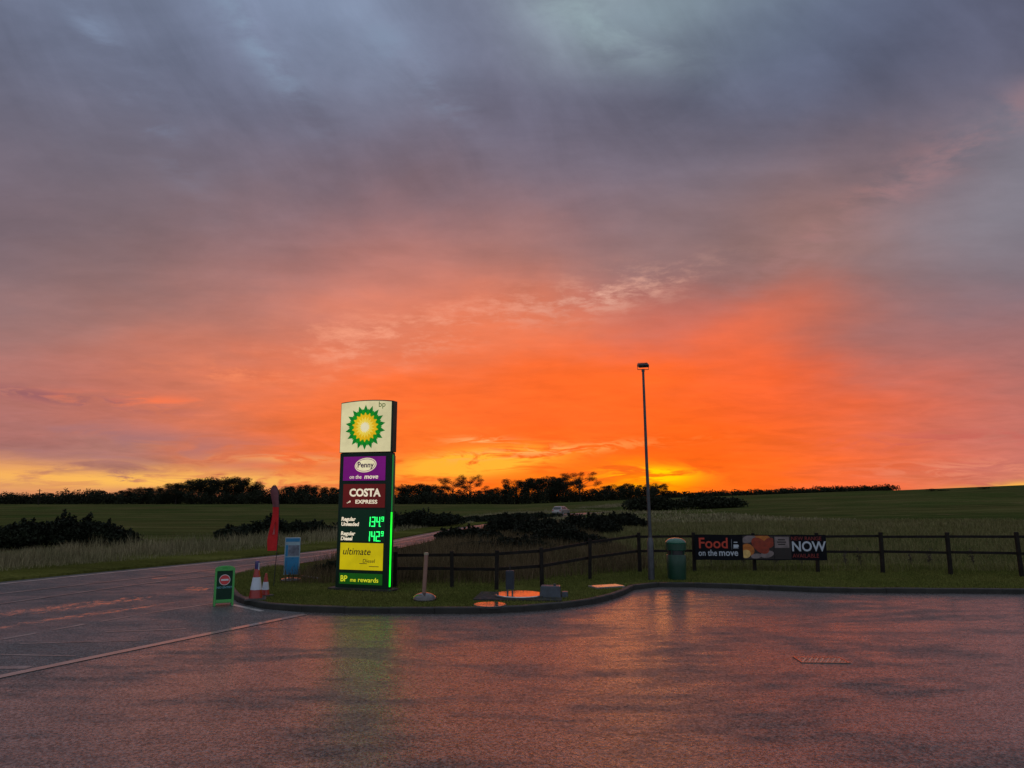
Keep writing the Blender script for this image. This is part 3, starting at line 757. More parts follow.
shrub('hedge', X, Y, w_, 1.6, 1.05, 11000, .085, M_hedge, 'dark hedge across the road between the green pavement board and the fuel sign', 'hedge', 'hedges beyond the road', 32, rz, lumps=10)
X, Y, w_, rz = along(330, 534, 470, 524)
shrub('hedge', X, Y, w_, 2.0, 1.35, 11000, .11, M_hedge, 'dark hedge across the road emerging right of the fuel sign', 'hedge', 'hedges beyond the road', 33, rz, lumps=10)
X, Y, w_, rz = along(440, 520, 560, 513)
shrub('hedge', X, Y + 4, w_, 3.0, 1.1, 9000, .18, M_hedge, 'far dark hedge below the treeline, left of the distant cars', 'hedge', 'hedges beyond the road', 34, rz, lumps=12)
BUSH = [(468, 545, 60, 527, 'low dark bush nearest the road, left end of the scrub beyond the fence'), (512, 538, 50, 516, 'dark bush hiding the point where the road disappears'), (545, 541, 60, 517.5, 'tallest black bush in the middle of the scrub, below the silver car'),
        (588, 537, 58, 512.5, 'broad black bush right of the silver car'), (560, 552, 90, 528, 'wide low bramble in front of the black bushes'), (622, 530, 44, 514, 'small dark bush just left of the lamp post'), (500, 556, 100, 538, 'low bramble closest behind the left fence')]
for i, (px, by_, wp, ty, lb) in enumerate(BUSH):
    X, Y = G(px, by_); w_ = wp * Y / 700; hh = Zat(Y, ty) - .1
    shrub('scrub_bush', X, Y, w_, w_ * .7, hh, 6500, .05 * Y / 24, M_gorse, lb, 'bush', 'scrub bushes beyond the fence', 40 + i, lumps=6)
X, Y = G(327, 578); shrub('low_shrub', X, Y, .75, .5, .42, 2200, .025, M_hedge, 'small dark shrub on the verge at the left foot of the fuel sign', 'bush', None, 60, z=.1, lumps=4)
X, Y = G(712, 511); shrub('copse', X, Y, 11, 7, 2.3, 5000, .24, M_leaf, 'black copse on the meadow right of the lamp post, below the treeline', 'bush', None, 61, lumps=6)
X, Y = G(662, 512); shrub('copse', X, Y + 8, 9, 5, 2.4, 3500, .24, M_leaf, 'low black thicket directly behind the lamp post', 'bush', None, 62, lumps=6)

# dead dock stems poking up by the fence
def weed(seed):
    rd = random.Random(seed); root = empty('dock_weed', (0, 0, 0)); st_ = MB(); sd_ = MB()
    for i in range(3):
        a = rd.uniform(0, 6.28); l = rd.uniform(.02, .12); hh = rd.uniform(.35, .62)
        st_ = MB(); st_.tube([(0, 0, 0), (cos(a) * l * .4, sin(a) * l * .4, hh * .5), (cos(a) * l, sin(a) * l, hh)], [.006, .005, .002], 5); st_.build('stem', M_weed, root)
        for k in range(26):
            t = rd.uniform(.35, 1); p = Vector((cos(a) * l * t, sin(a) * l * t, hh * t)); q = Vector((rd.gauss(0, 1), rd.gauss(0, 1), rd.gauss(0, .6))).normalized()
            e = p + q * rd.uniform(.02, .06); b_ = q.orthogonal().normalized() * .012
            sd_.add([p, e + b_, e + q * .02, e - b_], [(0, 1, 2, 3)])
    sd_.build('seed_head', M_weed, root); return root
M_weed = mat('dead_stems', (.05, .035, .022), .85, var=.3)
wp = [weed(1), weed(2), weed(3)]; rd = random.Random(9)
WEED = [(744, 'below the middle of the food banner'), (775, 'below the word NOW end of the photo panel on the banner'), (803, 'below the right end of the food banner'), (846, 'in the first fence bay right of the banner'), (862, 'against the left side of the second post right of the banner'),
        (912, 'in the middle bay of the right fence'), (930, 'left of the last fence post but one'), (975, 'in the last full bay of the right fence'), (712, 'right of the green litter bin below the banner'), (612, 'in the fence bay left of the lamp post')]
for i, (px, lb) in enumerate(WEED):
    o = wp[i] if i < 3 else copy_tree(wp[i % 3])
    X, Y = G(px, 570.5 + rd.uniform(-1.5, 1)); o.location = (X, Y, .09); o.rotation_euler = (0, 0, rd.uniform(0, 6)); s_ = rd.uniform(.9, 1.25); o.scale = (s_,) * 3
    tag(o, 'thin dead weed stalk ' + lb, 'weed', 'dead weed stalks along the fence')

# ================================================================== OBJECTS
VZ = .10
# ---- fuel totem sign
M_green_body = mat('dark_green_metal', lin((4, 42, 26)), .4, var=.1, vscale=2, spec=.3, coat=.05)
M_green_side = mat('green_side_panel', lin((18, 78, 42)), .3, var=.08, coat=.3)
M_cream = lit('cream_backlit', (216, 205, 158), .92)
M_cream_edge = mat('cream_edge', lin((170, 165, 130)), .4, var=.1)
M_purple = lit('purple_backlit', (104, 8, 104), 1.0)
M_maroon = lit('maroon_backlit', (84, 16, 14), 1.0)
M_yellow = lit('yellow_backlit', (186, 168, 4), 1.0)
M_rewgreen = lit('rewards_green_backlit', (16, 74, 14), 1.0)
M_price = lit('price_dark_green', (2, 30, 16), 1.0)
M_white_lit = lit('white_lettering_lit', (232, 218, 190), 1.0)
M_oval = lit('oval_lit', (226, 214, 172), 1.0)
M_dark_letter = mat('dark_lettering', lin((46, 40, 20)), .5, var=0)
M_grey_letter = lit('purple_letter', (60, 20, 70), .6)
M_green_letter = lit('green_letter', (62, 96, 34), .7)
M_yel_letter = lit('yellow_letter', (214, 214, 40), 1.0)
M_led = lit('green_led', (40, 255, 110), 1.7)
M_tube = lit('green_light_strip', (20, 225, 40), 2.4)
M_tube_dim = lit('green_light_strip_dim', (14, 110, 50), 1.0)
M_p1 = lit('petal_dark_green', (0, 118, 34), .9); M_p2 = lit('petal_green', (10, 140, 20), .9); M_p3 = lit('petal_yellow', (226, 178, 10), 1); M_p4 = lit('petal_light_yellow', (236, 206, 70), 1); M_p5 = lit('petal_cream', (226, 216, 176), 1)

bx, by = G(361.0, 590.4, VZ)
a_ = R(18); W = 1.44; DP = .20
tot = empty('totem_sign', (bx + sin(a_) * -0 - (-sin(a_)) * DP / 2, by + cos(a_) * DP / 2, VZ), -a_)
tag(tot, 'tall illuminated green and cream fuel station totem with prices and panels', 'totem sign')
Dm = by
def zt(py): return Zat(Dm, py) - VZ
W2 = W / 2; yf = -DP / 2
ztop = zt(400.6); zsplit = zt(452.6)
MB().box((0, 0, zsplit / 2), (W, DP, zsplit)).build('body', M_green_body, tot, bevel=.03)
arc = [(-W2 - .01, zsplit + .006), (W2 + .01, zsplit + .006)] + [((W2 + .01) * cos(pi * k / 16) if False else (W2 + .01) * (1 - 2 * k / 16), ztop - .03 + .045 * (1 - (1 - 2 * k / 16) ** 2)) for k in range(17)]
hd = MB().prism(arc, yf - .012, DP / 2 + .012, 0)
header = hd.build('header', [M_green_body], tot, bevel=.012)
arc2 = [(x_ * .955 - .012, (z_ - zsplit) * .972 + zsplit + .012) for x_, z_ in arc]
face = MB().prism(arc2, yf - .024, yf - .012).build('header_panel', M_cream, header)
MB().box((0, -.0, .02), (W + .24, DP + .24, .06)).build('plinth', M_kerb, tot, bevel=.01)
# flower emblem
em = MB(); cx, cz = -.02, (zt(402) + zt(450)) / 2 - .035
def star(r_out, r_in, n, rot, y, mi):
    poly = []
    for k in range(2 * n):
        r = r_out if k % 2 == 0 else r_in; q = rot + pi * k / n
        poly.append((cx + r * cos(q), cz + r * sin(q)))
    vs = [(cx, y, cz)] + [(p[0], y, p[1]) for p in poly]
    em.add(vs, [(0, (k + 1) % (2 * n) + 1, k + 1) for k in range(2 * n)], mi)
y0 = yf - .025
def rnd_petals(r0, r1, wd, n, rot, y, mi):
    for k in range(n):
        q = rot + 2 * pi * k / n; c, s_ = cos(q), sin(q); pts = []
        for t, w in ((0, .35), (.45, 1.0), (.7, .85), (.88, .45), (1.0, 0.02)):
            r = r0 + (r1 - r0) * t; pts.append((r, w * wd))
        pol = [(r, w) for r, w in pts] + [(r, -w) for r, w in pts[::-1]]
        em.add([(cx + r * c - w * s_, y, cz + r * s_ + w * c) for r, w in pol], [tuple(range(len(pol)))[::-1]], mi)
star(.56, .41, 18, pi / 18 * 0 + pi / 2, y0, 0)
star(.47, .36, 18, pi / 2 + pi / 18, y0 - .003, 1)
rnd_petals(.12, .37, .045, 18, pi / 2, y0 - .006, 2)
star(.325, .23, 18, pi / 2 + pi / 18, y0 - .009, 2)
star(.27, .18, 18, pi / 2, y0 - .012, 3)
star(.15, .10, 18, pi / 2 + pi / 18, y0 - .015, 4)
em.build('flower_emblem', [M_p1, M_p2, M_p3, M_p4, M_p5], header)
lt = MB(); text_mb(lt, 'bp', .33, zt(402) - .14, .20, yf - .027, bold=.000); lt.build('lettering', M_green_letter, header)
def panel(name, x0, x1, p0, p1, m, proud=.012):
    za, zb = zt(p1), zt(p0)
    return MB().box(((x0 + x1) / 2, yf - proud / 2, (za + zb) / 2), (x1 - x0, proud, zb - za)).build(name, m, tot), (za, zb)
pl, (za, zb) = panel('top_panel', -.60, .56, 456.5, 480.5, M_purple)
hh = zb - za
ov = MB(); n = 36; ox, oz = 0.02, za + hh * .64
def oval(mbx, rx, rz_, y, mi, rot=.12, cx_=None, cz_=None):
    vs = [((cx_ if cx_ is not None else ox) + rx * cos(q) * cos(rot) - rz_ * sin(q) * sin(rot), y, (cz_ if cz_ is not None else oz) + rx * cos(q) * sin(rot) + rz_ * sin(q) * cos(rot)) for q in (2 * pi * k / n for k in range(n))]
    mbx.add(vs, [tuple(range(n))[::-1]], mi)
oval(ov, .30, .175, yf - .015, 0); oval(ov, .275, .152, yf - .017, 1); oval(ov, .262, .140, yf - .019, 0)
ov.build('oval_badge', [M_oval, M_purple], pl)
lt = MB(); text_mb(lt, 'Penny', ox, oz - .055, .185, yf - .023, bold=.004, align='CENTER'); lt.build('lettering', M_grey_letter, pl)
lt = MB(); text_mb(lt, 'on the', -.42, za + .045, .135, yf - .016, bold=.0, shear=.1, xscale=.95); text_mb(lt, 'move', -.01, za + .045, .155, yf - .016, bold=.0028, shear=.15, xscale=1.1)
lt.build('lettering', M_white_lit, pl)
pl, (za, zb) = panel('coffee_panel', -.58, .57, 484, 507.5, M_maroon)
hh = zb - za
lt = MB(); text_mb(lt, 'COSTA', .02, za + hh * .48, .255, yf - .016, bold=.009, align='CENTER', xscale=1.02)
text_mb(lt, 'EXPRESS', .07, za + hh * .17, .125, yf - .016, bold=.003, align='CENTER', xscale=1.3)
for k in range(3): lt.box((-.45 + k * .035, yf - .014, za + hh * .19 + .018 * k), (.03, .004, .014 + .012 * k))
lt.build('lettering', M_white_lit, pl)
pl, (za, zb) = panel('price_panel', -.64, .60, 509.5, 541, M_price)
SEG = {'0': 'abcdef', '1': 'bc', '2': 'abged', '3': 'abgcd', '4': 'fgbc', '9': 'abcdfg', '5': 'afgcd'}
def digit(mbx, ch, x, z, w, h, y):
    t = w * .24; sh = .06
    bars = {'a': (w / 2, h - t / 2, w, t), 'g': (w / 2, h / 2, w, t), 'd': (w / 2, t / 2, w, t), 'f': (t / 2, h * .75, t, h / 2), 'b': (w - t / 2, h * .75, t, h / 2), 'e': (t / 2, h * .25, t, h / 2), 'c': (w - t / 2, h * .25, t, h / 2)}
    for s_ in SEG[ch]:
        cx_, cz_, ww, hz = bars[s_]
        if ww > hz: ww -= .004
        else: hz -= .004
        mbx.box((x + cx_ + sh * cz_, y, z + cz_), (ww, .006, hz))
for k, (nm, val, py) in enumerate((('Unleaded', '134', 521.5), ('Diesel', '142', 536.0))):
    zc_ = zt(py)
    lt = MB(); text_mb(lt, 'Regular', -.60, zc_ + .015, .125, yf - .016, bold=.004, shear=.1, xscale=1.02); text_mb(lt, nm, -.60, zc_ - .105, .125, yf - .016, bold=.004, shear=.1, xscale=1.02)
    lt.build('lettering', M_white_lit, pl)
    dg = MB(); xx = .10
    for ch in val:
        digit(dg, ch, xx, zc_ - .12, .10, .235, yf - .018); xx += .128
    dg.box((xx - .008, yf - .018, zc_ - .11), (.02, .006, .02)); digit(dg, '9', xx + .012, zc_ + .005, .065, .115, yf - .018)
    dg.build('price_digits', M_led, pl)
pl, (za, zb) = panel('yellow_panel', -.60, .56, 543, 570, M_yellow)
hh = zb - za
lt = MB(); text_mb(lt, 'ultimate', -.54, za + hh * .56, .23, yf - .015, bold=.001, shear=.2, xscale=1.02)
lt.build('lettering', M_dark_letter, pl); lt = MB(); text_mb(lt, 'Diesel', .02, za + hh * .28, .12, yf - .015, shear=.1, xscale=1.1)
for i_, (x0_, x1_, zz_) in enumerate(((-.06, .14, .24), (.20, .46, .14))): lt.box(((x0_ + x1_) / 2, yf - .014, za + hh * zz_), (x1_ - x0_, .004, .014))
lt.build('lettering', M_dark_letter, pl)
pl, (za, zb) = panel('rewards_panel', -.60, .56, 573.5, 584.5, M_rewgreen)
lt = MB(); text_mb(lt, 'BP', -.57, za + .06, .20, yf - .015, bold=.002, xscale=.9); text_mb(lt, 'me', -.30, za + .06, .13, yf - .015, bold=.001); text_mb(lt, 'rewards', -.09, za + .06, .15, yf - .015, bold=.001, xscale=1.12)
lt.build('lettering', M_yel_letter, pl)
MB().box((W2 + .006, yf + .06, (zt(586) + zt(512)) / 2), (.014, .05, zt(512) - zt(586))).build('light_strip', M_tube, tot)
MB().box((W2 + .006, yf + .06, (zt(511.5) + zt(455)) / 2), (.012, .04, zt(455) - zt(511.5))).build('light_strip', M_tube_dim, tot)
MB().box((W2 + .004, yf + .14, (zt(585) + zt(456)) / 2), (.010, .09, zt(456) - zt(585))).build('side_panel', M_green_side, tot)

# ---- lamp post
M_galv = mat('galvanised_steel', (.075, .08, .088), .42, metal=.7, var=.25, vscale=5)
M_black = mat('black_plastic', (.012, .012, .013), .4, var=.1)
lx, ly = G(651.5, 580.0, VZ)
root = empty('lamp_post', (lx, ly, VZ)); tag(root, 'tall thin grey lamp post with a small black floodlight on top', 'lamp post')
zt1 = Zat(ly, 371) - VZ; lean = -.075 * 0 - .055
root.rotation_euler = (0, 0, 0)
MB().lathe([(.088, -.05), (.088, 1.0), (.072, 1.06), (.052, 1.12)], n=20).build('base_column', M_galv, root, True)
b_ = MB().tube([(0, 0, 1.1), (lean * .6, 0, zt1 * .55), (lean, 0, zt1)], [.05, .042, .034], 16).build('pole', M_galv, root, True)
dr = MB().box((0, -.089, .55), (.10, .012, .5)).build('door', M_galv, root, bevel=.004)
MB().tube([(lean, 0, zt1 - .02), (lean, 0, zt1 + .05)], .045, 12).build('spigot', M_galv, root, True)
fl_ = MB(); Mt = Matrix.Translation((lean + .0, -.02, zt1 + .16)) @ Matrix.Rotation(R(22), 4, 'X') @ Matrix.Rotation(R(-3), 4, 'Y')
fl_.box((0, 0, 0), (.29, .24, .075), M=Mt)
for k in range(7): fl_.box((-.11 + k * .037, .02, .05), (.008, .16, .03), M=Mt)
fo = fl_.build('floodlight', M_black, root, bevel=.01)
MB().box((0, 0, -.041), (.25, .2, .01), M=Mt).build('glass', mat('lamp_glass', (.1, .1, .11), .12, var=0), fo)
br = MB(); br.tube([(lean - .155, 0, zt1 + .17), (lean - .155, 0, zt1 + .04), (lean + .155, 0, zt1 + .04), (lean + .155, 0, zt1 + .17)], .011, 6); br.build('bracket', M_galv, root)

# ---- litter bin
M_bin = mat('green_bin_plastic', lin((3, 56, 38)), .45, var=.12, coat=.05)
M_bin_lid = mat('green_bin_lid', lin((14, 86, 64)), .25, var=.1, coat=.5)
gx_, gy_ = G(677, 579.5, VZ)
root = empty('litter_bin', (gx_, gy_, VZ), R(8)); tag(root, 'dark green litter bin with domed hood beside the lamp post', 'litter bin')
MB().lathe([(.235, -.02), (.24, .02), (.255, .35), (.262, .64), (.25, .66)], n=28).build('body', M_bin, root, True)
MB().lathe([(.225, .655), (.225, .80)], n=24).build('aperture', M_black, root, True)
hd = MB().lathe([(.245, .775), (.272, .79), (.272, .96), (.28, .975), (.28, .99), (.245, 1.035), (.16, 1.085), (.06, 1.10), (.01, 1.102)], n=28).build('hood', M_bin_lid, root, True)
MB().lathe([(.268, .80), (.2745, .805), (.2745, .95), (.268, .955)], n=28).build('hood_band', M_bin, root, True)
for k in range(4): MB().tube([(.235 * cos(k * pi / 2 + .7), .235 * sin(k * pi / 2 + .7), .62), (.24 * cos(k * pi / 2 + .7), .24 * sin(k * pi / 2 + .7), .80)], .018, 6).build('strut', M_bin, root)

# ---- fence
M_wood = mat('dark_wet_timber', (.014, .011, .009), .8, spec=.2, var=.35, vscale=4, bump=.6, bscale=25, bdist=.01)
root = empty('timber_fence', (G(694, 572)[0], G(694, 572)[1], VZ)); tag(root, 'long dark two rail timber fence between the verge and the meadow', 'fence')
ox_, oy_ = root.location.x, root.location.y
posts = [(-66, 586, 553), (395, 587, 553), (452, 587.5, 553), (496.5, 590, 551.8), (542, 587, 548.6), (590, 579.5, 540.5), (640, 572.8, 533.8), (694.5, 571.8, 533.6), (755, 571.8, 534.2), (818, 572.5, 534), (883, 573.3, 533.8), (951, 575.4, 533.6), (1022, 577.0, 533.5), (1097, 578.6, 533.4), (1176, 580.2, 533), (1260, 581.6, 532.8)]
posts = posts[1:]
pg = []
for px, pb, pt in posts:
    X, Y = G(px, pb, VZ); pg.append((X - ox_, Y - oy_, Zat(Y, pt) - VZ))
rd = random.Random(4)
for X, Y, hh in pg:
    Mp = Matrix.Translation((X, Y, 0)) @ Matrix.Rotation(rd.uniform(-.022, .022), 4, 'Y') @ Matrix.Rotation(rd.uniform(-.02, .02), 4, 'X')
    MB().box((0, 0, hh / 2 - .1 + rd.uniform(-.015, .02)), (.095, .095, hh + .26), rz=rd.uniform(-.12, .12), taper=(.96, .96), M=Mp).build('post', M_wood, root, bevel=.008)
for a, b in zip(pg, pg[1:]):
    d = Vector((b[0] - a[0], b[1] - a[1], 0)).normalized(); nn = Vector((d.y, -d.x, 0)) * -.074
    for fr_ in (.93, .54):
        A = Vector((a[0], a[1], a[2] * fr_ + rd.uniform(-.012, .012))) + nn + d * .004; B = Vector((b[0], b[1], b[2] * fr_ + rd.uniform(-.012, .012))) + nn - d * .004
        up = Vector((0, 0, .036)); th = Vector((d.y, -d.x, 0)) * .019
        vs = [A - up - th, A - up + th, A + up + th, A + up - th, B - up - th, B - up + th, B + up + th, B + up - th]
        MB().add(vs, [(3, 2, 1, 0), (4, 5, 6, 7), (0, 1, 5, 4), (1, 2, 6, 5), (2, 3, 7, 6), (3, 0, 4, 7)]).build('rail', M_wood, root)

# ---- banner on the fence
M_ban = mat('banner_dark', lin((9, 9, 18)), .6, spec=.15, var=.12, vscale=2, bump=.25, bscale=2.0, bdist=.03)
M_b_or = mat('banner_orange', lin((190, 56, 32)), .4, var=.05); M_b_wh = mat('banner_white', lin((180, 188, 200)), .4, var=.05)
M_b_red = mat('banner_red', lin((130, 34, 30)), .4, var=.05); M_b_crust = mat('banner_pastry', lin((176, 100, 28)), .4, var=.35, vscale=9)
M_b_crust2 = mat('banner_sausage', lin((138, 44, 16)), .4, var=.35, vscale=9); M_b_pale = mat('banner_photo_pale', lin((122, 108, 108)), .4, var=.35, vscale=5)
M_b_brown = mat('banner_photo_brown', lin((26, 14, 14)), .4, var=.3, vscale=6); M_b_cream = mat('banner_photo_cream', lin((214, 176, 104)), .4, var=.3, vscale=8)
A = Vector(G(694.5, 571.8, VZ)); B = Vector(G(826, 572.2, VZ)); d = (B - A).normalized(); wB = (B - A).length
rz = math.atan2(d.y, d.x)
z0b = Zat(A.y, 559.5); z1b = Zat(A.y, 534.3); hb = z1b - z0b
pos = A + Vector((d.y, -d.x)) * .16
print('BANNER', wB, hb)
root = empty('banner', (pos.x, pos.y, z0b), rz); tag(root, 'black advertising banner for hot food and drinks tied to the timber fence', 'banner')
rows_, cols_ = 8, 60; vs = []; fs_ = []
def sag(u): return -.004 + .006 * sin(u * 9) + .004 * sin(u * 23)
sheet = MB()
for yy in (0, .006):
    for r in range(rows_ + 1):
        for c_ in range(cols_ + 1): vs.append((c_ / cols_ * wB, yy + .0, r / rows_ * hb + .006 * sin(c_ / cols_ * pi * 6)))
nv = (rows_ + 1) * (cols_ + 1)
for r in range(rows_):
    for c_ in range(cols_):
        i = r * (cols_ + 1) + c_; fs_.append((i, i + 1, i + cols_ + 2, i + cols_ + 1)); fs_.append((i + nv + cols_ + 1, i + nv + cols_ + 2, i + nv + 1, i + nv))
sheet.add(vs, fs_); sh_ = sheet.build('sheet', M_ban, root, True)
yb = -.004
lt = MB(); text_mb(lt, 'Food', .10, hb * .47, .43, yb, bold=.006, xscale=1.0, thick=.002); lt.build('lettering', M_b_or, sh_)
lt = MB(); text_mb(lt, 'on the', .10, hb * .17, .25, yb, bold=.003, xscale=.84, thick=.002); text_mb(lt, 'move', .70, hb * .17, .27, yb, bold=.004, xscale=.95, thick=.002); lt.build('lettering', M_b_wh, sh_)
lt = MB(); 
for q in (0, .2): lt.box((1.09 + q * 0, yb, hb * .62), (.005, .002, .3)) if q == 0 else None
lt.box((1.21, yb, hb * .55), (.13, .002, .09)); lt.box((1.285, yb, hb * .56), (.03, .002, .05)); lt.box((1.21, yb, hb * .70), (.11, .002, .025)); lt.box((1.21, yb, hb * .47), (.16, .002, .012))
lt.build('cup_symbol', M_b_wh, sh_)
ph = MB(); xA, xB = 1.42, 2.32
ph.box(((xA + xB) / 2, yb, hb / 2), (xB - xA, .002, hb * .93), mi=3)
def oval2(cx_, cz_, rx, rz2, rot, y, mi):
    vs2 = []
    for k in range(22):
        q = 2 * pi * k / 22; X_q = cx_ + rx * cos(q) * cos(rot) - rz2 * sin(q) * sin(rot); Z_q = cz_ + rx * cos(q) * sin(rot) + rz2 * sin(q) * cos(rot)
        vs2.append((min(max(X_q, xA), xB), y, min(max(Z_q, .03), hb - .03)))
    ph.add(vs2, [tuple(range(22))[::-1]], mi)
oval2(1.62, .62, .24, .11, .3, yb - .003, 2); oval2(1.56, .30, .20, .17, -.5, yb - .004, 0); oval2(1.50, .18, .14, .12, .2, yb - .0055, 4)
oval2(1.93, .42, .30, .18, -.7, yb - .007, 1); oval2(2.02, .66, .28, .11, -.4, yb - .0045, 0); oval2(2.20, .50, .18, .14, .5, yb - .005, 1); oval2(2.12, .17, .20, .10, .2, yb - .0045, 2); oval2(1.80, .12, .16, .07, .1, yb - .0065, 2)
ph.build('food_photo', [M_b_crust, M_b_crust2, M_b_pale, M_b_brown, M_b_cream], sh_)
ph2 = MB(); ph2.box((2.58, yb, hb / 2), (.50, .002, hb * .93), mi=1); ph2.box((2.57, yb - .003, hb * .70), (.42, .002, .32), mi=0)
for q in range(3): ph2.box((2.56, yb - .006, hb * (.62 + .09 * q)), (.26 - .05 * abs(q - 1), .002, .035), mi=1)
ph2.build('drink_photo', [M_b_pale, M_b_brown], sh_)
lt = MB(); text_mb(lt, 'NOW', .735 * wB, hb * .36, .40, yb, bold=.008, xscale=.24 * wB / .98, thick=.002); lt.build('lettering', M_b_wh, sh_)
lt = MB(); text_mb(lt, 'NEW RANGE', .735 * wB, hb * .78, .155, yb, bold=.0, xscale=.24 * wB / .95, thick=.002); text_mb(lt, 'AVAILABLE', .74 * wB, hb * .10, .165, yb, bold=.0, xscale=.23 * wB / .93, thick=.002); lt.build('lettering', M_b_red, sh_)
for k, u in enumerate((.03, .5, .97)):
    MB().tube([(wB * u, -.006, hb - .03), (wB * u, .14, hb + .02), (wB * u, .2, hb - .05), (wB * u, .0, hb - .06)], .004, 5).build('cable_tie', M_black, root)

# ---- A-board
M_ab = mat('bright_green_plastic', lin((34, 142, 44)), .3, var=.08, coat=.3)
M_ab_dark = mat('poster_dark_green', lin((2, 44, 28)), .5, var=.1, spec=.2)
M_sgn_red = mat('sign_red', lin((190, 36, 40)), .3, var=0); M_sgn_white = mat('sign_white', lin((200, 196, 196)), .35, var=0); M_sgn_blue = mat('sign_pale_blue', lin((90, 150, 160)), .35, var=0)
ax, ay = G(223, 605.0, 0)
root = empty('pavement_board', (ax, ay, 0), R(24)); tag(root, 'green A-shaped pavement board with a no entry disc at the kerb corner', 'pavement board')
HB = .845; WB = .40
for sgn in (-1, 1):
    tilt = R(11) * sgn
    Mt = Matrix.Translation((0, sgn * .165, .0)) @ Matrix.Rotation(tilt, 4, 'X')
    outl = [(-WB / 2, .05), (-WB / 2 + .05, .05), (-WB / 2 + .07, .0), (-WB / 2 + .0, .0)]
    fr_ = MB()
    # frame as four bars with a rounded head
    fr_.box((-WB / 2 + .022, 0, HB * .46), (.044, .05, HB * .92), M=Mt); fr_.box((WB / 2 - .022, 0, HB * .46), (.044, .05, HB * .92), M=Mt)
    fr_.box((0, 0, .10), (WB - .09, .046, .07), M=Mt)
    hp = [(-WB / 2, HB * .86)] + [(WB / 2 * -cos(pi * k / 10), HB * .92 + .06 * sin(pi * k / 10)) for k in range(11)] + [(WB / 2, HB * .86)]
    fr_.prism(hp, -.026, .026, M=Mt)
    f_ = fr_.build('frame', M_ab, root, bevel=.006)
    pn_ = MB(); pn_.box((0, sgn * .0, HB * .50), (WB - .09, .02, HB * .75), M=Mt); po = pn_.build('poster', M_ab_dark, f_)
    if sgn == -1:
        dd = MB()
        for rr, mi_, y_ in ((.112, 0, -.013), (.100, 1, -.016)):
            vs = [Mt @ Vector((rr * cos(2 * pi * k / 32), y_, HB * .64 + rr * sin(2 * pi * k / 32))) for k in range(32)]; dd.add(vs, [tuple(range(32))[::-1]], mi_)
        dd.box((0, -.018, HB * .64), (.15, .002, .036), M=Mt)
        dd.build('no_entry_disc', [M_sgn_white, M_sgn_red], f_)
        lt = MB(); text_mb(lt, 'NO ENTRY', 0, HB * .43, .062, -.014, align='CENTER', bold=.001, thick=.002); lt.v = [tuple(Mt @ Vector(q)) for q in lt.v]; lt.build('lettering', M_sgn_blue, f_)
MB().box((0, 0, HB * .93), (.12, .09, .03)).build('handle', M_ab, root, bevel=.008)

# ---- traffic cones
M_cone_red = mat('cone_red', lin((150, 28, 20)), .35, var=.15, coat=.3); M_cone_white = mat('cone_reflective_white', lin((190, 198, 210)), .35, var=.12); M_cone_black = mat('cone_black_rubber', (.02, .02, .02), .5, var=.2)
M_sleeve = mat('cone_blue_sleeve', lin((38, 30, 96)), .3, var=.1, coat=.4)
def cone(X, Y, rz, h, lb, sleeve):
    root = empty('traffic_cone', (X, Y, VZ), rz); tag(root, lb, 'traffic cone', 'traffic cones at the kerb corner')
    MB().box((0, 0, .018), (h * .60, h * .60, .036), taper=(.92, .92)).build('base', M_cone_black, root, bevel=.008)
    r0, r1 = h * .19, h * .045
    def seg(a, b, m, nm, ex=0.0):
        ra = r0 + (r1 - r0) * a + ex; rb = r0 + (r1 - r0) * b + ex; MB().lathe([(ra, .034 + a * (h - .034)), (rb, .034 + b * (h - .034))], n=24).build(nm, m, root, True)
    seg(0, .999, M_cone_red, 'body'); seg(.24, .60, M_cone_white, 'reflective_band', .003)
    if sleeve:
        s_ = MB().lathe([(.050, h * .72), (.052, h * .74), (.052, h * .98), (.046, h * 1.06), (.030, h * 1.08)], n=20).build('sleeve', M_sleeve, root, True)
        MB().box((.035, -.040, h * .92), (.018, .012, h * .20)).build('label_strip', M_cone_white, s_)
cx1, cy1 = G(255.5, 599.3, VZ); cone(cx1, cy1, .3, .76, 'tall red and white traffic cone with a dark blue sleeve over its tip', True)
cx2, cy2 = G(262.6, 596.8, VZ); cone(cx2 + .02, cy2 + .10, .9, .50, 'shorter red and white traffic cone tucked behind the tall one', False)

# ---- feather flag
M_flag = mat('red_flag_fabric', lin((196, 38, 40)), .6, spec=.2, var=.12, vscale=5, bump=.4, bscale=4, bdist=.05); M_flag_dk = mat('dark_flag_fabric', lin((112, 58, 66)), .55, var=.15); M_flag_wh = mat('flag_print', lin((196, 120, 122)), .55, var=.2)
fx_, fy_ = G(273.5, 586.5, VZ); root = empty('feather_flag', (fx_, fy_, VZ), R(8)); tag(root, 'tall red feather flag on a bowed black pole stuck in the grass', 'flag')
zT = Zat(fy_, 484.8) - VZ
pole = [(0, 0, -.1), (.025, 0, .6), (.045, 0, 1.1), (.045, 0, 1.7), (.02, 0, 2.1), (-.03, 0, zT - .09), (-.10, 0, zT - .005), (-.17, 0, zT - .06), (-.205, 0, zT - .2)]
pc = catmull(pole, 6); MB().tube(pc, [.011 - .006 * i / len(pc) for i in range(len(pc))], 6).build('pole', M_black, root, True)
zb_ = Zat(fy_, 551.5) - VZ
left = catmull([(-.19, 0, zb_ + .02), (-.20, 0, zb_ + .3), (-.15, 0, zb_ + .62), (-.125, 0, zb_ + .95), (-.135, 0, zb_ + 1.15), (-.19, 0, zT - .2), (-.18, 0, zT - .09), (-.13, 0, zT - .02)], 8)
def pole_x(z):
    for a, b in zip(pc, pc[1:]):
        if a.z <= z <= b.z: return a.x + (b.x - a.x) * (z - a.z) / max(1e-6, b.z - a.z)
    return pc[-1].x
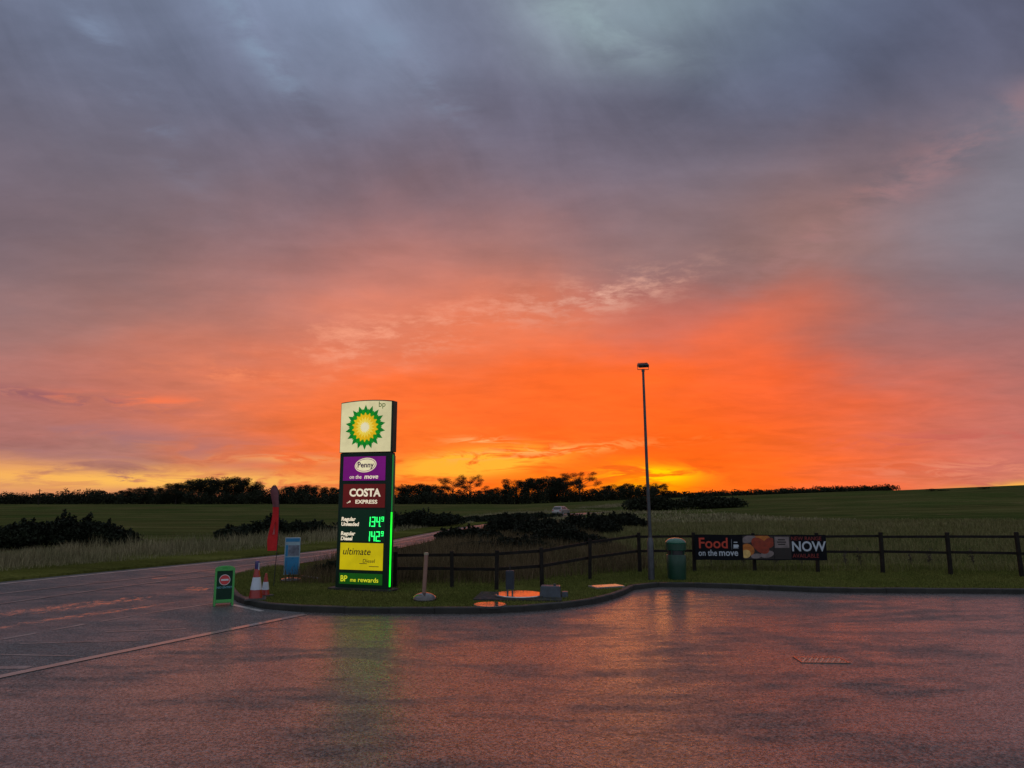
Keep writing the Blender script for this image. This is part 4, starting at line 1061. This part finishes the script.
def fabric(lo, hi, m, nm, dy=0.0, l_in=0.0, r_in=0.0):
    mbx = MB(); vs = []; pl_ = [p for p in left if lo <= p.z <= hi]; nc = 7
    for sd_ in (0, .004):
        for p in pl_:
            xr = min(pole_x(p.z), .09) - .006 - r_in; xl = p.x + l_in
            for k in range(nc):
                t = k / (nc - 1); vs.append((xl + (xr - xl) * t, .05 * sin(p.z * 4 + t * 3) * (1 - t) + sd_ + dy, p.z))
    m_ = len(pl_)
    for s_ in (0, 1):
        for i in range(m_ - 1):
            for k in range(nc - 1):
                a = s_ * m_ * nc + i * nc + k; q = (a, a + 1, a + nc + 1, a + nc); mbx.f.append(q if s_ == 0 else q[::-1]); mbx.mi.append(0)
    mbx.v = [tuple(q) for q in vs]; return mbx.build(nm, m, root, True)
fb = fabric(-1, 99, M_flag, 'fabric')
f2 = fabric(zb_ + 1.10, zT + 1, M_flag_dk, 'upper_print', -.006); f2.parent = fb
f3 = fabric(zb_ + .40, zb_ + .78, M_flag_wh, 'lettering_strip', -.008, .10, .08); f3.parent = fb

# ---- blue forecourt sign on a round base
M_bl = mat('blue_sign_print', lin((14, 122, 172)), .3, var=.15, vscale=5, coat=.3); M_bl2 = mat('pale_photo_print', lin((110, 116, 130)), .35, var=.45, vscale=9); M_alu = mat('frame_aluminium', (.30, .42, .48), .35, metal=.6, var=.1)
M_base_w = mat('wet_grey_base', (.07, .06, .06), .08, var=.1, vscale=6, coat=.8, metal=.4)
sx_, sy_ = G(291, 580.5, VZ); root = empty('poster_stand', (sx_, sy_, VZ), R(14)); tag(root, 'blue forecourt poster stand on a round base left of the fuel sign', 'poster stand')
MB().lathe([(.26, 0), (.27, .02), (.25, .05), (.14, .075), (.04, .08)], n=28).build('base', M_base_w, root, True)
for s_ in (-.06, .06): MB().tube([(s_, 0, .07), (s_, 0, .17)], .016, 8).build('spring_leg', M_black, root)
hS = Zat(sy_, 537.5) - VZ
f_ = MB(); f_.box((0, 0, (.15 + hS) / 2), (.40, .03, hS - .15)); fr_ = f_.build('frame', M_alu, root, bevel=.008)
MB().box((0, -.018, .15 + .24), (.355, .006, .44)).build('lower_poster', M_bl, fr_)
MB().box((.035, -.018, .15 + .24 + .24 + .15), (.285, .006, .28)).build('photo_print', M_bl2, fr_)
MB().box((-.145, -.018, .78), (.06, .006, .30)).build('side_strip', M_bl, fr_)
MB().box((0, -.018, hS - .065), (.355, .006, .09)).build('header_strip', M_bl, fr_)
# paved edging between the poster stand and the shrub
ea = Vector(G(301, 576.8, VZ)); eb = Vector(G(320, 579.3, VZ)); md = (ea + eb) / 2; o = MB().box((0, 0, .015), ((eb - ea).length, .09, .05)).build('edging_stone', M_chan, None, bevel=.006)
o.location = (md.x, md.y, VZ); o.rotation_euler = (0, 0, math.atan2((eb - ea).y, (eb - ea).x)); tag(o, 'pale narrow edging stone in the grass right of the blue poster stand', 'stone')

# ---- leaning marker post
M_postw = mat('pale_pink_post', lin((140, 104, 90)), .4, var=.12, coat=.3)
qx, qy = G(424.5, 600.2, VZ); root = empty('marker_post', (qx, qy, VZ)); tag(root, 'pale post standing in a round heavy base on the verge, right of the fuel sign', 'post')
MB().lathe([(.255, -.01), (.26, .04), (.24, .085), (.17, .13), (.09, .155), (.05, .16)], n=28).build('base', M_base_w, root, True)
hp_ = Zat(qy, 552.5) - VZ
MB().tube([(-.015, 0, .14), (.02, 0, hp_ - .02)], [.045, .045], 16).build('shaft', M_postw, root, True)
MB().lathe([(.05, hp_ - .05), (.05, hp_ - .01), (.04, hp_)], c=(.02, 0, 0), n=16).build('cap', mat('post_cap', lin((150, 140, 120)), .4, var=.1), root, True)

# ---- tank covers
M_cover = mat('wet_steel_cover', (.62, .58, .55), .12, metal=.9, var=.06, vscale=4, bump=.06, bscale=9, bdist=.01)
M_rim = mat('dark_rim', (.03, .03, .03), .5, var=.2); M_slab = mat('wet_dark_slab', (.03, .03, .03), .75, spec=.2, var=.3, bump=.3, bscale=30)
tx_, ty_ = G(519.5, 594.2, VZ + .06)
root = empty('tank_cover', (tx_, ty_, VZ)); tag(root, 'large round wet tank cover shining orange behind the small service post', 'cover', 'tank covers on the verge')
MB().lathe([(.56, -.02), (.56, .045), (.545, .055), (.50, .055)], n=48).build('rim', M_rim, root, True)
MB().lathe([(.52, .03), (.535, .06), (.525, .072), (.02, .078)], n=48).build('lid', M_cover, root, True)
sl_ = MB().box((0, 0, .012), (1.9, 1.25, .03), rz=-.1).build('surround_slab', M_slab, root)
tx2, ty2 = G(490, 604.0, VZ + .03)
r2 = empty('tank_cover', (tx2, ty2, VZ)); tag(r2, 'smaller flat wet tank cover right at the kerb edge', 'cover', 'tank covers on the verge')
MB().lathe([(.345, -.02), (.345, .02), (.32, .026)], n=40).build('rim', M_rim, r2, True)
MB().lathe([(.325, .01), (.325, .03), (.02, .035)], n=40).build('lid', M_cover, r2, True)
# ---- service post with two legs
M_bluegrey = mat('blue_grey_enclosure', lin((46, 52, 62)), .5, var=.2, spec=.3)
ux, uy = G(510, 596.5, VZ); root = empty('service_post', (ux, uy, VZ), R(-6)); tag(root, 'small blue grey service cabinet on two legs in front of the large cover', 'cabinet')
for s_ in (-.055, .055): MB().box((s_, 0, .085), (.035, .05, .20)).build('leg', M_galv, root, bevel=.004)
hu = Zat(uy, 570.5) - VZ
MB().box((0, 0, (.16 + hu) / 2), (.185, .12, hu - .16)).build('cabinet', M_bluegrey, root, bevel=.012)
MB().box((0, -.063, (.16 + hu) / 2), (.13, .008, (hu - .16) * .8)).build('door', M_bluegrey, root, bevel=.003)
MB().tube([(0, 0, hu - .01), (0, 0, hu + .13)], .010, 8).build('conduit', M_black, root)
# ---- concrete block
M_block = mat('blue_grey_concrete', (.05, .062, .08), .5, spec=.3, var=.25, bump=.4, bscale=30, bdist=.01, coat=.2)
kx, ky = G(551, 598.3, VZ); root = empty('concrete_block', (kx, ky + .12, VZ), R(-7)); tag(root, 'low grey concrete block with a small lug, right of the large cover', 'concrete block')
MB().box((0, 0, .125), (.47, .34, .27), taper=(.9, .86)).build('block', M_block, root, bevel=.02)
MB().lathe([(.03, .255), (.03, .29), (.018, .30)], c=(.09, 0, 0), n=12).build('lug', M_rim, root, True)
MB().box((.31, .08, .06), (.14, .2, .13), taper=(.9, .9)).build('spout', M_block, root, bevel=.012)
# ---- flat slab
qx_, qy_ = G(606.5, 586.2, VZ + .03); o = MB().box((0, 0, .02), (.80, .42, .05)).build('paving_slab', M_chan, None, bevel=.008); o.location = (qx_, qy_, VZ); o.rotation_euler = (0, 0, .42); tag(o, 'pale flat paving slab lying in the grass near the kerb bend', 'paving slab')
# ---- drain grate
M_iron = mat('wet_cast_iron', (.60, .34, .25), .10, metal=.9, var=.2, vscale=20, bump=.2, bscale=60, bdist=.003)
dx_, dy_ = G(821, 660.3, 0); root = empty('drain_grate', (dx_, dy_, 0), R(-3)); root.scale = (.86, .8, 1); tag(root, 'rectangular cast iron drain grate set in the wet forecourt', 'drain grate')
MB().box((0, 0, .001), (.80, .46, .006)).build('frame', M_rim, root)
gr = MB()
for s_ in (-1, 1): gr.box((0, s_ * .21, .006), (.78, .016, .010)); gr.box((s_ * .375, 0, .006), (.016, .40, .010))
for i in range(15):
    for j in range(4):
        gr.box((-.335 + i * .048, -.146 + j * .097, rd.uniform(.004, .009)), (.028, .062, .010), rz=(.5 if (i + j) % 2 else -.5) + rd.uniform(-.2, .2), taper=(.7, .7))
gr.build('grating', M_iron, root)

# ---- distant cars
M_silver = mat('silver_paint', (.30, .28, .27), .25, metal=.3, var=.03, coat=.8); M_glass = mat('car_glass', (.02, .022, .025), .06, var=0); M_tyre = mat('tyre_rubber', (.02, .02, .02), .7, var=.1)
M_tail = mat('tail_lamp_red', (.35, .02, .015), .25, var=0); M_head = mat('head_lamp', (.6, .6, .58), .15, var=0)
def car(X, Y, rz, lb):
    root = empty('distant_car', (X, Y, float(dip(Y))), rz); tag(root, lb, 'car', 'cars on the distant road')
    prof = [(-2.1, .28), (-2.14, .55), (-2.08, .88), (-1.85, .95), (-1.0, .98), (1.15, .98), (2.0, .84), (2.13, .6), (2.1, .28)]
    b = MB(); b.prism(prof, -.86, .86); body = b.build('body', M_silver, root, bevel=.07)
    cab = [(-1.95, .96), (-1.55, 1.38), (-1.2, 1.47), (.1, 1.48), (.45, 1.42), (1.25, .97)]
    m2 = MB(); vs = [(p[0], -.80 + .16 * (p[1] - .96) / .5, p[1]) for p in cab] + [(p[0], .80 - .16 * (p[1] - .96) / .5, p[1]) for p in cab]; k = len(cab)
    m2.add(vs, [tuple(range(k)), tuple(range(2 * k - 1, k - 1, -1))] + [(i, i + k, (i + 1) % k + k, (i + 1) % k) for i in range(k)]); m2.build('cabin', M_silver, root, bevel=.05)
    for s_ in (-1, 1):
        for x0_, x1_ in ((-1.45, -.62), (-.52, .35)):
            w = MB(); pts_ = [(x0_, 1.02), (x1_ + .25 * (x1_ > 0), 1.02), (x1_, 1.36), (x0_ + .12, 1.36)]
            vv = [(p[0], s_ * (.80 - .16 * (p[1] - .96) / .5 + .008), p[1]) for p in pts_]; w.add(vv, [(0, 1, 2, 3) if s_ < 0 else (3, 2, 1, 0)]); w.build('window', M_glass, root)
    w = MB(); w.add([(-1.92, -.68, 1.02), (-1.92, .68, 1.02), (-1.60, .60, 1.35), (-1.60, -.60, 1.35)], [(3, 2, 1, 0)]); w.build('rear_window', M_glass, root)
    w = MB(); w.add([(1.20, -.68, 1.03), (1.20, .68, 1.03), (.56, .60, 1.38), (.56, -.60, 1.38)], [(0, 1, 2, 3)]); w.build('windscreen', M_glass, root)
    for x_q in (-1.3, 1.32):
        for s_ in (-1, 1):
            t_q = MB(); t_q.lathe([(.20, -.1), (.31, -.1), (.32, 0), (.31, .1), (.20, .1)], n=20); t_q.v = [(x_q + q[0], s_ * .80 + q[2], .32 + q[1]) for q in t_q.v]; wo_ = t_q.build('wheel', M_tyre, root, True)
            r_q = MB(); r_q.lathe([(.19, -.105), (.19, .105)], n=16); r_q.v = [(x_q + q[0], s_ * .80 + q[2], .32 + q[1]) for q in r_q.v]; r_q.build('rim', M_alu, wo_)
    for s_ in (-1, 1):
        MB().box((-2.11, s_ * .66, .74), (.06, .26, .16)).build('tail_lamp', M_tail, root); MB().box((2.07, s_ * .62, .70), (.08, .3, .13)).build('headlight', M_head, root)
c1 = cl[-8]; 
cX, cY = GD(561, 514.9); car(cX, cY, math.atan2(.9, .42), 'silver car on the distant road, half hidden by black bushes')
cX, cY = GD(638, 511.6); car(cX, cY, math.atan2(.5, .9), 'tiny pale car far along the road just left of the lamp post')

# ---- poles far away on the left
def upole(px, ty, lb):
    Dp = 200; d = rayd(px, 497); X = d.x / d.y * Dp; root = empty('utility_pole', (X, Dp, 0)); tag(root, lb, 'utility pole')
    hh = Zat(Dp, ty); MB().tube([(0, 0, -.2), (0, 0, hh)], [.16, .11], 8).build('pole', M_wood, root); MB().box((0, 0, hh - .5), (1.4, .12, .12)).build('crossarm', M_wood, root)
upole(39, 489.0, 'thin distant utility pole above the treeline at the far left')
